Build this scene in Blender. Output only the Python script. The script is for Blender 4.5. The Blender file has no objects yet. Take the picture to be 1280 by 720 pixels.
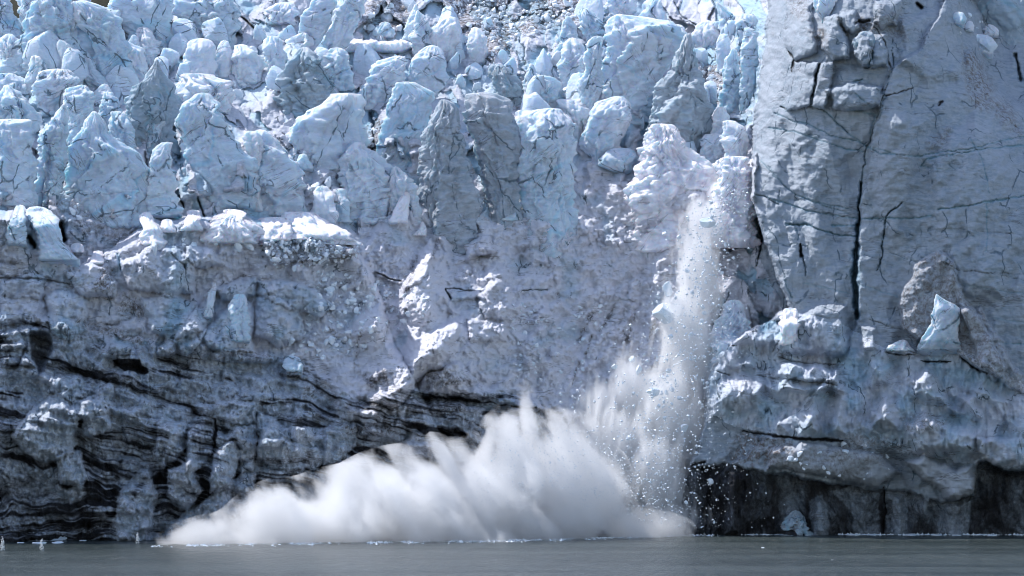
import bpy, bmesh, math, random
import numpy as np
from mathutils import Vector, Matrix

# ------------------------------------------------------------------ camera, sky, sun, exposure
scene = bpy.context.scene
COL = scene.collection
DIST, CAM_H, MPP = 600.0, 20.0, 0.1125          # metres to the ice front, deck height, metres per photo pixel at the front
cam_d = bpy.data.cameras.new("camera")
cam = bpy.data.objects.new("camera", cam_d)
COL.objects.link(cam)
cam.location = (0, -DIST, CAM_H)
cam.rotation_euler = (math.radians(90), 0, 0)
cam_d.sensor_width = 36.0
cam_d.lens = 18.0 / (640 * MPP / DIST)
cam_d.shift_y = 130.0 / 1280.0
cam_d.clip_start = 1.0
cam_d.clip_end = 20000.0
scene.camera = cam

SUN_DIR = Vector((-0.52, 0.27, 0.81)).normalized()
world = bpy.data.worlds.new("World")
scene.world = world
world.use_nodes = True
wn = world.node_tree.nodes
wl = world.node_tree.links
wn.clear()
sky = wn.new("ShaderNodeTexSky")
sky.sky_type = 'NISHITA'
sky.sun_disc = False
sky.sun_elevation = math.asin(SUN_DIR.z)
sky.sun_rotation = math.atan2(SUN_DIR.x, SUN_DIR.y)
sky.air_density = 1.0
sky.dust_density = 0.6
sky.ozone_density = 1.0
bg = wn.new("ShaderNodeBackground")
bg.inputs["Strength"].default_value = 0.15
wo = wn.new("ShaderNodeOutputWorld")
tone = wn.new("ShaderNodeMix"); tone.data_type = 'RGBA'; tone.blend_type = 'MULTIPLY'          # added tint that takes some blue out of the sky light
tone.inputs[0].default_value = 1.0
tone.inputs[7].default_value = (1.09, 1.0, 0.955, 1)
wl.new(sky.outputs[0], tone.inputs[6])
wl.new(tone.outputs[2], bg.inputs["Color"])
wl.new(bg.outputs[0], wo.inputs["Surface"])
sun_d = bpy.data.lights.new("sun", 'SUN')
sun_d.energy = 2.9
sun_d.angle = math.radians(0.53)
sun_d.color = (1.0, 0.975, 0.955)
sun = bpy.data.objects.new("sun", sun_d)
COL.objects.link(sun)
sun.rotation_euler = SUN_DIR.to_track_quat('Z', 'Y').to_euler()
sun.location = (-200, 150, 400)
scene.view_settings.view_transform = 'Standard'
scene.view_settings.look = 'None'
scene.view_settings.gamma = 1.0
scene.view_settings.exposure = 0.80
scene.render.engine = 'CYCLES'
cy = scene.cycles
cy.max_bounces = 14
cy.diffuse_bounces = 4
cy.glossy_bounces = 2
cy.transmission_bounces = 4
cy.volume_bounces = 8
cy.transparent_max_bounces = 8
cy.use_denoising = True
cy.pixel_filter_type = 'BLACKMAN_HARRIS'
cy.filter_width = 0.95
cy.denoising_prefilter = 'ACCURATE'
cy.volume_step_rate = 0.2
cy.volume_max_steps = 1024

# ------------------------------------------------------------------ numeric helpers
def smooth(a, b, t):
    t = np.clip((t - a) / (b - a), 0, 1)
    return t * t * (3 - 2 * t)

def hsh(ix, iy, iz, seed):
    h = (ix.astype(np.int64) * 374761393 + iy.astype(np.int64) * 668265263 + iz.astype(np.int64) * 2147483647 + seed * 974711) & 0xFFFFFFFF
    h = ((h ^ (h >> 13)) * 1274126177) & 0xFFFFFFFF
    h = ((h ^ (h >> 16)) * 2246822519) & 0xFFFFFFFF
    return (h ^ (h >> 15)) & 0xFFFFFFFF

def rnd(h, k=0):
    h = (h * 2654435761 + k * 40503 * 65537 + 12345) & 0xFFFFFFFF
    h = ((h ^ (h >> 15)) * 2246822519) & 0xFFFFFFFF
    h = h ^ (h >> 13)
    return (h & 0xFFFFFF).astype(np.float32) / 16777215.0

_G = np.random.RandomState(5).normal(size=(256, 3)).astype(np.float32)
_G /= np.linalg.norm(_G, axis=1)[:, None]

def perlin(x, y, z=None, seed=0):
    """gradient noise, about -0.8..0.8"""
    x = np.asarray(x, np.float32); y = np.asarray(y, np.float32)
    fx = np.floor(x); fy = np.floor(y)
    ix = fx.astype(np.int64); iy = fy.astype(np.int64)
    dx = x - fx; dy = y - fy
    u = dx * dx * dx * (dx * (dx * 6 - 15) + 10); v = dy * dy * dy * (dy * (dy * 6 - 15) + 10)
    if z is None:
        zero = np.zeros_like(ix)
        r = []
        for j in (0, 1):
            for i in (0, 1):
                g = _G[hsh(ix + i, iy + j, zero, seed) & 255]
                r.append(g[..., 0] * (dx - i) + g[..., 1] * (dy - j))
        a = r[0] + u * (r[1] - r[0]); b = r[2] + u * (r[3] - r[2])
        return (a + v * (b - a)) * 1.5
    z = np.asarray(z, np.float32)
    fz = np.floor(z); iz = fz.astype(np.int64); dz = z - fz
    w = dz * dz * dz * (dz * (dz * 6 - 15) + 10)
    r = []
    for k in (0, 1):
        for j in (0, 1):
            for i in (0, 1):
                g = _G[hsh(ix + i, iy + j, iz + k, seed) & 255]
                r.append(g[..., 0] * (dx - i) + g[..., 1] * (dy - j) + g[..., 2] * (dz - k))
    a = r[0] + u * (r[1] - r[0]); b = r[2] + u * (r[3] - r[2])
    c = r[4] + u * (r[5] - r[4]); d = r[6] + u * (r[7] - r[6])
    e = a + v * (b - a); f = c + v * (d - c)
    return (e + w * (f - e)) * 1.3

def fbm(x, y, z=None, oct=4, seed=0, gain=0.5, lac=2.03):
    s = 0; a = 1.0; n = 0
    for o in range(oct):
        s = s + a * perlin(x, y, z, seed + o * 17); n += a
        x = x * lac + 3.1; y = y * lac + 1.7
        if z is not None: z = z * lac + 5.3
        a *= gain
    return s / n

def ridged(x, y, oct=4, seed=0):
    s = 0; a = 1.0; n = 0
    for o in range(oct):
        s = s + a * (1 - 2 * np.abs(perlin(x, y, None, seed + o * 31))); n += a
        x = x * 2.1 + 1.3; y = y * 2.1 + 7.7; a *= 0.5
    return s / n

def cells(x, y, z=None, seed=0, jit=0.9, balls=False):
    """Worley cells. Facet mode: every cell is a tilted plane (-1..1), returns (facet, edge distance).
    Ball mode: every cell is a dome of its own radius."""
    x = np.asarray(x, np.float32); y = np.asarray(y, np.float32)
    ix = np.floor(x).astype(np.int64); iy = np.floor(y).astype(np.int64)
    three = z is not None
    if three:
        z = np.asarray(z, np.float32); iz = np.floor(z).astype(np.int64)
    f1 = np.full(x.shape, 9e9, np.float32); f2 = f1.copy(); out = np.zeros(x.shape, np.float32)
    if balls: out -= 1
    for k in ((-1, 0, 1) if three else (0,)):
        for j in (-1, 0, 1):
            for i in (-1, 0, 1):
                cx = ix + i; cyy = iy + j
                cz = iz + k if three else np.zeros_like(ix)
                h = hsh(cx, cyy, cz, seed)
                px = cx + 0.5 + (rnd(h, 1) - 0.5) * jit; py = cyy + 0.5 + (rnd(h, 2) - 0.5) * jit
                ddx = x - px; ddy = y - py
                d = ddx * ddx + ddy * ddy
                if three:
                    ddz = z - (cz + 0.5 + (rnd(h, 3) - 0.5) * jit); d = d + ddz * ddz
                if balls:
                    R = 0.25 + 0.55 * rnd(h, 4) ** 2
                    hh = np.sqrt(np.clip(1 - d / (R * R), 0, 1)) * R + (rnd(h, 5) - 0.5) * 0.3 - (d > R * R) * 1.0
                    out = np.maximum(out, hh)
                else:
                    near = d < f1
                    g = (rnd(h, 5) - 0.5) * 1.8 * ddx + (rnd(h, 6) - 0.5) * 1.8 * ddy + (rnd(h, 7) - 0.5) * 1.0
                    if three: g = g + (rnd(h, 8) - 0.5) * 1.8 * ddz
                    out = np.where(near, g, out)
                    f2 = np.where(near, f1, np.minimum(f2, d)); f1 = np.where(near, d, f1)
    if balls: return np.maximum(out, 0)
    return out, np.sqrt(f2) - np.sqrt(f1)

def fac(x, y, seed=0, rot=0.0):
    """continuous faceted noise: values on a triangular lattice joined by flat triangles (-0.5..0.5)"""
    c, sn = math.cos(rot + seed), math.sin(rot + seed)
    x, y = (x * c - y * sn).astype(np.float32), (x * sn + y * c).astype(np.float32)
    u = x + y * 0.57735; v = y * 1.1547
    iu = np.floor(u).astype(np.int64); iv = np.floor(v).astype(np.int64)
    fu = u - iu; fv = v - iv; zz = np.zeros_like(iu)
    a = rnd(hsh(iu + 1, iv, zz, seed)); b = rnd(hsh(iu, iv + 1, zz, seed))
    lo = rnd(hsh(iu, iv, zz, seed)); hi = rnd(hsh(iu + 1, iv + 1, zz, seed))
    low = fu + fv < 1
    return np.where(low, lo + (a - lo) * fu + (b - lo) * fv, hi + (b - hi) * (1 - fu) + (a - hi) * (1 - fv)) - 0.5

def facs(x, y, seed=0, sizes=(6, 2.6, 1.1, 0.5), gain=0.48):
    s = 0; a = 1.0
    for i, z in enumerate(sizes):
        s = s + a * fac(x / z, y / z, seed + i * 7); a *= gain
    return s

def poly_sd(X, Y, pts):
    """signed distance to a closed outline (positive inside)"""
    pts = np.asarray(pts, np.float32)
    d = np.full(X.shape, 9e9, np.float32); ins = np.zeros(X.shape, bool)
    n = len(pts)
    for i in range(n):
        ax, ay = pts[i]; bx, by = pts[(i + 1) % n]
        ex, ey = bx - ax, by - ay
        L = ex * ex + ey * ey + 1e-9
        t = np.clip(((X - ax) * ex + (Y - ay) * ey) / L, 0, 1)
        d = np.minimum(d, (X - ax - t * ex) ** 2 + (Y - ay - t * ey) ** 2)
        if ay != by:
            c = ((ay > Y) != (by > Y)) & (X < (bx - ax) * (Y - ay) / (by - ay) + ax)
            ins ^= c
    d = np.sqrt(d)
    return np.where(ins, d, -d)

def line_d(X, Y, pts, ws):
    """distance to a polyline over its local half width"""
    r = np.full(X.shape, 9e9, np.float32)
    for i in range(len(pts) - 1):
        ax, ay = pts[i]; bx, by = pts[i + 1]
        ex, ey = bx - ax, by - ay
        L = ex * ex + ey * ey + 1e-9
        t = np.clip(((X - ax) * ex + (Y - ay) * ey) / L, 0, 1)
        w = ws[i] + (ws[i + 1] - ws[i]) * t
        r = np.minimum(r, np.sqrt((X - ax - t * ex) ** 2 + (Y - ay - t * ey) ** 2) / w)
    return r

def unproj(px, py, y):
    s = MPP * (np.asarray(y) + DIST) / DIST
    return (np.asarray(px) - 640.0) * s, CAM_H + (490.0 - np.asarray(py)) * s

def depth_of_water(py):
    return CAM_H / (MPP * (py - 490.0)) * DIST - DIST

# ------------------------------------------------------------------ scene helpers
def mesh_np(name, V, F, mats, masks=None, smooth_sh=True):
    """F: (n,4) quads or (n,3) triangles"""
    me = bpy.data.meshes.new(name)
    V = np.asarray(V, np.float32); F = np.asarray(F, np.int32)
    k = F.shape[1]
    me.vertices.add(len(V)); me.vertices.foreach_set("co", V.ravel())
    me.loops.add(F.size); me.loops.foreach_set("vertex_index", F.ravel())
    me.polygons.add(len(F))
    me.polygons.foreach_set("loop_start", np.arange(0, F.size, k, dtype=np.int32))
    me.polygons.foreach_set("use_smooth", np.full(len(F), smooth_sh))
    for m in (mats if isinstance(mats, (list, tuple)) else [mats]): me.materials.append(m)
    me.update(calc_edges=True)
    if masks is not None:
        a = me.attributes.new("masks", 'FLOAT_COLOR', 'POINT')
        a.data.foreach_set("color", np.asarray(masks, np.float32).ravel())
    return me

def link(name, me, parent=None, label=None, cat=None, group=None, kind=None):
    o = bpy.data.objects.new(name, me)
    COL.objects.link(o)
    if parent is not None: o.parent = parent
    if label: o["label"] = label
    if cat: o["category"] = cat
    if group: o["group"] = group
    if kind: o["kind"] = kind
    return o

class N:
    """terse node builder"""
    def __init__(s, name):
        s.m = bpy.data.materials.new(name); s.m.use_nodes = True
        s.t = s.m.node_tree; s.t.nodes.clear()
        s.out = s.t.nodes.new("ShaderNodeOutputMaterial")
    def n(s, typ, inp=None, **kw):
        nd = s.t.nodes.new(typ)
        for k, v in kw.items(): setattr(nd, k, v)
        for k, v in (inp or {}).items(): s.set(nd.inputs[k], v)
        return nd
    def set(s, sock, v):
        if isinstance(v, bpy.types.NodeSocket): s.t.links.new(v, sock)
        else: sock.default_value = v
    def math(s, op, a, b=0.0, c=0.0, clamp=False):
        nd = s.n("ShaderNodeMath", {0: a, 1: b, 2: c}, operation=op, use_clamp=clamp); return nd.outputs[0]
    def mix(s, f, a, b):
        nd = s.n("ShaderNodeMix", data_type='RGBA', clamp_factor=True)
        s.set(nd.inputs[0], f); s.set(nd.inputs[6], a); s.set(nd.inputs[7], b); return nd.outputs[2]
    def ramp(s, v, lo, hi, a=0.0, b=1.0):
        nd = s.n("ShaderNodeMapRange", {0: v, 1: lo, 2: hi, 3: a, 4: b}, interpolation_type='SMOOTHSTEP'); return nd.outputs[0]
    def noise(s, vec, scale, detail=4, rough=0.5, dist=0.0):
        return s.n("ShaderNodeTexNoise", {"Vector": vec, "Scale": scale, "Detail": detail, "Roughness": rough, "Distortion": dist}).outputs[0]
# ------------------------------------------------------------------ materials
def ice_material(name="glacier_ice", sss=0.0, tint=(1, 1, 1), own=False, bump=1.0):
    N_ = N(name)
    geo = N_.n("ShaderNodeNewGeometry"); pos = geo.outputs["Position"]
    at = N_.n("ShaderNodeAttribute", attribute_name="masks")
    sep = N_.n("ShaderNodeSeparateColor", {0: at.outputs["Color"]})
    dirt, blue, snow, grit = sep.outputs[0], sep.outputs[1], sep.outputs[2], at.outputs["Alpha"]
    st = N_.n("ShaderNodeVectorMath", {0: pos, 1: (1.0, 1.0, 3.2)}, operation='MULTIPLY').outputs[0]
    n_big = N_.noise(pos, 0.11, 5, 0.6)
    n_mid = N_.noise(st, 0.7, 6, 0.62, 0.6)
    n_fin = N_.noise(pos, 3.2, 5, 0.65)
    n_spk = N_.noise(pos, 1.6, 8, 0.75, 0.3)
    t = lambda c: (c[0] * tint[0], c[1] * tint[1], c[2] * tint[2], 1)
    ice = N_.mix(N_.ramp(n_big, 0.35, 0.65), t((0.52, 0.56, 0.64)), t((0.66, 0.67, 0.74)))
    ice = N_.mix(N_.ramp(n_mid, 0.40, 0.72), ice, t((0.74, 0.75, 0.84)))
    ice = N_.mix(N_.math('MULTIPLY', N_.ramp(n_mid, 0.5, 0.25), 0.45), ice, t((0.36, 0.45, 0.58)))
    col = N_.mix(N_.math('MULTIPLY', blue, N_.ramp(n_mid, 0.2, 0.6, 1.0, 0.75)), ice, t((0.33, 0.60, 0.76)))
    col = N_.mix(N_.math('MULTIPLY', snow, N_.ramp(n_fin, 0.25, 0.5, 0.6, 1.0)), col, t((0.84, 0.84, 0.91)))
    # hairline fractures and thin silt seams
    vp = pos
    if own:
        oi = N_.n("ShaderNodeObjectInfo")
        vp = N_.n("ShaderNodeVectorRotate", {"Vector": pos, "Angle": N_.math('MULTIPLY', N_.math('SUBTRACT', oi.outputs["Random"], 0.5), 2.2)}, rotation_type='Y_AXIS').outputs[0]
    wv = N_.n("ShaderNodeTexNoise", {"Vector": vp, "Scale": 0.35, "Detail": 3.0, "Roughness": 0.55})
    wv = N_.n("ShaderNodeVectorMath", {0: wv.outputs["Color"], 1: (0.5, 0.5, 0.5)}, operation='SUBTRACT').outputs[0]
    vq = N_.n("ShaderNodeVectorMath", {0: wv, 1: (1.3, 1.3, 1.3), 2: vp}, operation='MULTIPLY_ADD').outputs[0]
    va = N_.n("ShaderNodeVectorMath", {0: vq, 1: (0.22, 0.22, 0.10)}, operation='MULTIPLY').outputs[0]
    ve = N_.n("ShaderNodeTexVoronoi", {"Vector": va, "Scale": 1.0, "Randomness": 1.0}, feature='DISTANCE_TO_EDGE').outputs["Distance"]
    crk = N_.math('MULTIPLY', N_.ramp(ve, 0.028, 0.006), N_.math('MULTIPLY', N_.ramp(N_.noise(vp, 0.30, 3, 0.6), 0.44 if own else 0.50, 0.54 if own else 0.60), N_.ramp(snow, 0.55, 0.3)))
    vs = N_.n("ShaderNodeVectorMath", {0: vq, 1: (0.05, 0.05, 0.85)}, operation='MULTIPLY').outputs[0]
    sn = N_.noise(vs, 1.0, 5, 0.62)
    seam = N_.math('MULTIPLY', N_.ramp(N_.math('ABSOLUTE', N_.math('SUBTRACT', sn, 0.56)), 0.014, 0.003), N_.ramp(N_.noise(vp, 0.16, 4, 0.6), 0.45, 0.62))
    col = N_.mix(N_.math('MULTIPLY', crk, 0.85), col, (0.10, 0.15, 0.19, 1))
    col = N_.mix(N_.math('MULTIPLY', seam, 0.7), col, (0.13, 0.13, 0.14, 1))
    gr = N_.math('MULTIPLY', grit, N_.ramp(n_spk, 0.42, 0.62), clamp=True)
    col = N_.mix(gr, col, (0.17, 0.145, 0.135, 1))
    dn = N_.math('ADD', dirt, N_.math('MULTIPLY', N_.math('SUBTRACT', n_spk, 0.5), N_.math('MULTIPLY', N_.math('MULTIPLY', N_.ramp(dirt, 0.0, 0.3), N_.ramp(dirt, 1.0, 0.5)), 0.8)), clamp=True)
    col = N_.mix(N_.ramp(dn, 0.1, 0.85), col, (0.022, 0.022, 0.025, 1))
    bs = N_.n("ShaderNodeBsdfPrincipled")
    N_.set(bs.inputs["Base Color"], col)
    N_.set(bs.inputs["Roughness"], N_.ramp(n_fin, 0.3, 0.7, 0.45, 0.75))
    bs.inputs["Specular IOR Level"].default_value = 0.3
    if sss:
        bs.inputs["Subsurface Weight"].default_value = sss
        bs.inputs["Subsurface Radius"].default_value = (0.35, 0.75, 1.0)
        bs.inputs["Subsurface Scale"].default_value = 1.8
    h = N_.math('ADD', N_.math('MULTIPLY', n_fin, 0.12), N_.math('MULTIPLY', n_spk, 0.45))
    h = N_.math('SUBTRACT', h, N_.math('MULTIPLY', crk, 0.25))
    bp = N_.n("ShaderNodeBump", {"Strength": 0.55 if own else bump, "Distance": 1.0, "Height": h})
    N_.set(bs.inputs["Normal"], bp.outputs[0])
    N_.t.links.new(bs.outputs[0], N_.out.inputs[0])
    return N_.m

M_ICE = ice_material()
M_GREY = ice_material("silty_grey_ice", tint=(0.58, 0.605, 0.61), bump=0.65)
M_SERAC = ice_material("serac_ice", sss=0.5, own=True)
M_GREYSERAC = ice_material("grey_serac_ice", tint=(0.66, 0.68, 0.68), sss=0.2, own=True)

def simple(name, c, rough=0.6, c2=None, scale=1.0, bump=0.0):
    N_ = N(name)
    pos = N_.n("ShaderNodeTexCoord").outputs["Object"]
    n1 = N_.noise(pos, scale, 5, 0.6)
    col = N_.mix(N_.ramp(n1, 0.35, 0.65), (*c, 1), (*(c2 or c), 1))
    bs = N_.n("ShaderNodeBsdfPrincipled", {"Base Color": col, "Roughness": rough})
    if bump:
        N_.set(bs.inputs["Normal"], N_.n("ShaderNodeBump", {"Strength": 0.6, "Distance": bump, "Height": n1}).outputs[0])
    N_.t.links.new(bs.outputs[0], N_.out.inputs[0])
    return N_.m

M_CHUNK = simple("broken_ice", (0.82, 0.84, 0.88), 0.5, (0.62, 0.72, 0.80), 1.5, 0.1)
M_BLUECHUNK = simple("blue_ice_chunk", (0.60, 0.72, 0.80), 0.35, (0.76, 0.81, 0.86), 0.8, 0.15)
M_FOAM = simple("foam", (0.78, 0.79, 0.80), 0.7, (0.62, 0.65, 0.66), 0.8, 0.1)
M_FOREST = simple("forest_slope", (0.012, 0.016, 0.008), 0.95, (0.035, 0.033, 0.018), 0.08, 2.0)

def water_material():
    N_ = N("silty_water")
    pos = N_.n("ShaderNodeNewGeometry").outputs["Position"]
    vm = lambda v: N_.n("ShaderNodeVectorMath", {0: pos, 1: v}, operation='MULTIPLY').outputs[0]
    n1 = N_.noise(vm((0.55, 0.10, 1.0)), 1.0, 6, 0.7, 0.3)
    n2 = N_.noise(vm((0.012, 0.05, 1.0)), 1.0, 5, 0.6, 0.6)
    n3 = N_.noise(vm((1.6, 0.45, 1.0)), 1.0, 4, 0.7)
    n4 = N_.noise(vm((2.6, 0.5, 1.0)), 1.0, 2, 0.5)
    col = N_.mix(N_.ramp(n2, 0.32, 0.68), (0.024, 0.038, 0.038, 1), (0.078, 0.100, 0.098, 1))
    col = N_.mix(N_.math('MULTIPLY', N_.ramp(n1, 0.52, 0.72), 0.7), col, (0.115, 0.13, 0.13, 1))
    col = N_.mix(N_.ramp(n4, 0.735, 0.78), col, (0.7, 0.7, 0.68, 1))
    bs = N_.n("ShaderNodeBsdfPrincipled", {"Base Color": col, "Roughness": 0.22, "IOR": 1.33})
    h = N_.math('ADD', n1, N_.math('MULTIPLY', n3, 0.5))
    bp = N_.n("ShaderNodeBump", {"Strength": 1.0, "Distance": 2.4, "Height": h})
    N_.set(bs.inputs["Normal"], bp.outputs[0])
    N_.t.links.new(bs.outputs[0], N_.out.inputs[0])
    return N_.m
M_WATER = water_material()
# ------------------------------------------------------------------ the glacier front as a surface of depth over the photo plane
STEP = 1.15
gx = np.arange(-170, 1450 + STEP, STEP, dtype=np.float32)
gy = np.arange(-75, 700 + STEP, STEP, dtype=np.float32)
PX, PY = np.meshgrid(gx, gy)
X0 = (PX - 640) * MPP; Z0 = CAM_H + (490 - PY) * MPP

CTRL = """-200,668,-28 0,668,-21 200,668,-12 450,668,-3 650,668,0 800,668,5 900,668,10 1100,668,13 1280,668,12 1480,668,12 -200,560,-25 0,560,-19 200,560,-11 350,560,-8 450,560,-1 600,560,0 720,560,6 820,560,8 900,560,9 1000,560,8 1280,560,7 1480,560,8 -200,450,-20 0,450,-16 150,450,-9 300,450,-3 450,450,2 560,450,-2 680,450,10 800,450,14 880,450,11 960,450,12 1100,450,10 1280,450,10 1480,450,10 -200,350,-14 0,350,-10 150,350,-4 300,350,3 450,350,9 600,350,11 750,350,19 850,350,18 920,350,13 1000,350,11 1280,350,10 1480,350,11 -200,270,-10 0,270,-8 150,270,-2 300,270,5 450,270,13 600,270,19 750,270,24 850,270,24 920,270,18 1000,270,15 1280,270,15 1480,270,16 -200,200,2 0,200,4 150,200,8 300,200,13 450,200,20 600,200,25 750,200,30 880,200,32 940,200,23 1000,200,17 1280,200,18 1480,200,20 -200,120,16 0,120,18 300,120,28 600,120,37 800,120,43 900,120,45 955,120,30 1000,120,20 1200,120,21 1280,120,29 1480,120,32 -200,40,34 0,40,36 300,40,44 600,40,52 800,40,58 900,40,60 960,40,38 1000,40,23 1160,40,24 1230,40,38 1280,40,40 1480,40,42 -200,-70,60 0,-70,62 300,-70,68 600,-70,76 900,-70,84 1000,-70,36 1160,-70,36 1280,-70,60 1480,-70,64"""
C = np.array([[float(v) for v in p.split(',')] for p in CTRL.split()])

def tps(C, qx, qy):
    s = 200.0
    def k(r2): return 0.5 * r2 * np.log(r2 + 1e-9)
    A = C[:, :2] / s; n = len(A)
    K = k(((A[:, None] - A[None]) ** 2).sum(-1)) + np.eye(n) * 0.01
    P = np.c_[np.ones(n), A]
    M = np.block([[K, P], [P.T, np.zeros((3, 3))]])
    w = np.linalg.solve(M, np.r_[C[:, 2], 0, 0, 0])
    x = (qx / s).astype(np.float32); y = (qy / s).astype(np.float32)
    out = w[n] + w[n + 1] * x + w[n + 2] * y
    for i in range(n):
        out = out + w[i] * k((x - A[i, 0]) ** 2 + (y - A[i, 1]) ** 2)
    return out.astype(np.float32)

Y = tps(C, PX, PY)
YB = Y.copy()
# feature outlines wander a little
wx = fbm(X0 * 0.35, Z0 * 0.35, oct=6, seed=11, gain=.6) * 9; wy = fbm(X0 * 0.35, Z0 * 0.35, oct=6, seed=29, gain=.6) * 9
QX, QY = PX + wx, PY + wy
DIRT = np.zeros_like(PX); BLUE = np.zeros_like(PX); SNOW = np.zeros_like(PX); SILT = np.zeros_like(PX); GRIT = np.zeros_like(PX); CLEAN = np.zeros_like(PX)

OFF = dict(A=(0, 0, 3.), B=(320, 0, 3.), C=(640, 0, 3.), D=(960, 0, 3.), E=(0, 240, 3.), F=(320, 240, 3.), G=(640, 240, 3.), H=(960, 240, 3.),
           I=(0, 480, 3.), J=(320, 480, 3.), K=(640, 480, 3.), L=(960, 480, 3.), P=(0, 0, 1.),
           a=(860, 200, 4.8), b=(1060, 0, 4.364), c=(840, 420, 4.364), d=(1060, 400, 4.364), e=(0, 380, 4.364), f=(200, 400, 4.364), g=(400, 400, 4.364), h=(600, 480, 3.692))
def pts(crop, s):
    ox, oy, k = OFF[crop]
    return [(ox + float(a.split(',')[0]) / k, oy + float(a.split(',')[1]) / k) for a in s.split()]

def box_of(P, pad):
    P = np.asarray(P)
    i0 = max(0, int((P[:, 0].min() - pad - gx[0]) / STEP)); i1 = min(len(gx), int((P[:, 0].max() + pad - gx[0]) / STEP) + 2)
    j0 = max(0, int((P[:, 1].min() - pad - gy[0]) / STEP)); j1 = min(len(gy), int((P[:, 1].max() + pad - gy[0]) / STEP) + 2)
    return slice(j0, max(j0, j1)), slice(i0, max(i0, i1))

def region(P, soft):
    """soft mask of an outline in photo pixels, whole grid"""
    m = np.zeros_like(PX); b = box_of(P, soft + 10)
    m[b] = smooth(-soft, soft, poly_sd(QX[b], QY[b], P)); return m

BK = 1.55
def bump(crop, s, amp, w=6, prof='r', blue=0, dirt=0, snow=0, grit=0):
    """raise an outline toward the sea by amp metres; w = width in pixels over which its edge rounds off"""
    P = pts(crop, s); b = box_of(P, 12)
    sd = poly_sd(QX[b], QY[b], P)
    t = np.clip(sd / w, 0, 1)
    h = np.sqrt(1 - (1 - t) ** 2) if prof == 'r' else (t * t * (3 - 2 * t) if prof == 's' else t)
    Y[b] -= amp * (1.8 if crop in 'IefJcdL' else BK) * h
    m = smooth(-1, 3, sd)
    if dirt < 0: CLEAN[b] = np.maximum(CLEAN[b], m)
    for arr, v in ((BLUE, blue), (DIRT, dirt), (SNOW, snow), (GRIT, grit)):
        if v: arr[b] = np.maximum(arr[b], v * m) if v > 0 else arr[b] * (1 + v * m)

def crack(crop, s, w, deep=1.0, dirt=0.0, blue=0.0, grit=0.0, halo=1.6):
    P = pts(crop, s)
    ws = list(w) if isinstance(w, (tuple, list)) else [w] * len(P)
    if len(ws) != len(P): ws = list(np.interp(np.linspace(0, 1, len(P)), np.linspace(0, 1, len(ws)), ws))
    if crop in 'DHa': ws = [v * .9 for v in ws]; dirt *= .9
    b = box_of(P, max(ws) * 4 + 8)
    if PX[b].size == 0: return
    jx = fbm(X0[b] * 1.3, Z0[b] * .8, oct=3, seed=15) * 3.0; wm = 0.75 + 0.9 * fbm(X0[b] * .5, Z0[b] * .5, oct=3, seed=16)
    r = line_d(QX[b] * 0.4 + PX[b] * 0.6 + jx, QY[b] * 0.4 + PY[b] * 0.6 + jx * .6, P, np.maximum(np.array(ws) * .8, 0.6)) / np.clip(wm, .45, 1.4)
    Y[b] += deep * np.exp(-(r * r) * 0.9) * min(1, max(ws) / 1.0)
    for arr, v in ((DIRT, dirt), (BLUE, blue), (GRIT, grit)):
        if v: arr[b] = np.maximum(arr[b], v * np.exp(-(r / halo) ** 2))

def silt(crop, s, w, v):
    P = pts(crop, s); ws = list(w) if isinstance(w, (tuple, list)) else [w] * len(P)
    if len(ws) != len(P): ws = list(np.interp(np.linspace(0, 1, len(P)), np.linspace(0, 1, len(ws)), ws))
    b = box_of(P, max(ws) * 5 + 10)
    if PX[b].size == 0: return
    r = line_d(QX[b], QY[b], P, np.array(ws) * 1.5 + 1.0)
    SILT[b] = np.maximum(SILT[b], v * np.exp(-(r * r) * .8))

def patch(crop, s, dirt=0, grit=0, blue=0, snow=0, soft=5, nz=0.6, fr=1.2):
    P = pts(crop, s); b = box_of(P, soft + 14)
    m = smooth(-soft, soft, poly_sd(QX[b], QY[b], P) + nz * 10 * fbm(X0[b] * fr, Z0[b] * fr * 1.6, oct=3, seed=len(P) * 7))
    for arr, v in ((DIRT, dirt), (GRIT, grit), (BLUE, blue), (SNOW, snow)):
        if v: arr[b] = np.maximum(arr[b], v * m) if v > 0 else arr[b] * (1 + v * m)

# ---- kinds of ground
R_BUTT = region([(966, -90), (955, 60), (941, 150), (938, 240), (952, 330), (985, 400), (895, 430), (880, 480), (870, 560), (855, 590), (850, 720), (1500, 720), (1500, -90)], 4)
R_BOWL = region([(440, 300), (500, 250), (600, 285), (720, 230), (800, 215), (930, 215), (900, 330), (880, 440), (860, 590), (700, 590), (640, 500), (430, 520), (380, 460), (450, 380)], 14)
R_LOW = region([(-250, 395), (60, 400), (150, 430), (260, 425), (380, 460), (440, 500), (500, 490), (650, 490), (720, 520), (720, 720), (-250, 720)], 10)
R_MID = region([(-250, 262), (120, 275), (200, 275), (330, 285), (440, 285), (470, 340), (400, 440), (380, 465), (250, 430), (60, 405), (-250, 400)], 8)
R_TOP = np.clip(1 - R_BUTT - R_BOWL - R_LOW - R_MID, 0, 1)
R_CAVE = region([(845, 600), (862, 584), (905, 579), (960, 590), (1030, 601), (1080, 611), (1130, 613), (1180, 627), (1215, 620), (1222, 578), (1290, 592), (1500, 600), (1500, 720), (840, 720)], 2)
R_APRON = region([(885, 400), (985, 385), (1060, 410), (1120, 440), (1210, 440), (1280, 480), (1500, 490), (1500, 600), (1220, 580), (1050, 552), (960, 545), (890, 520)], 12)

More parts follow.
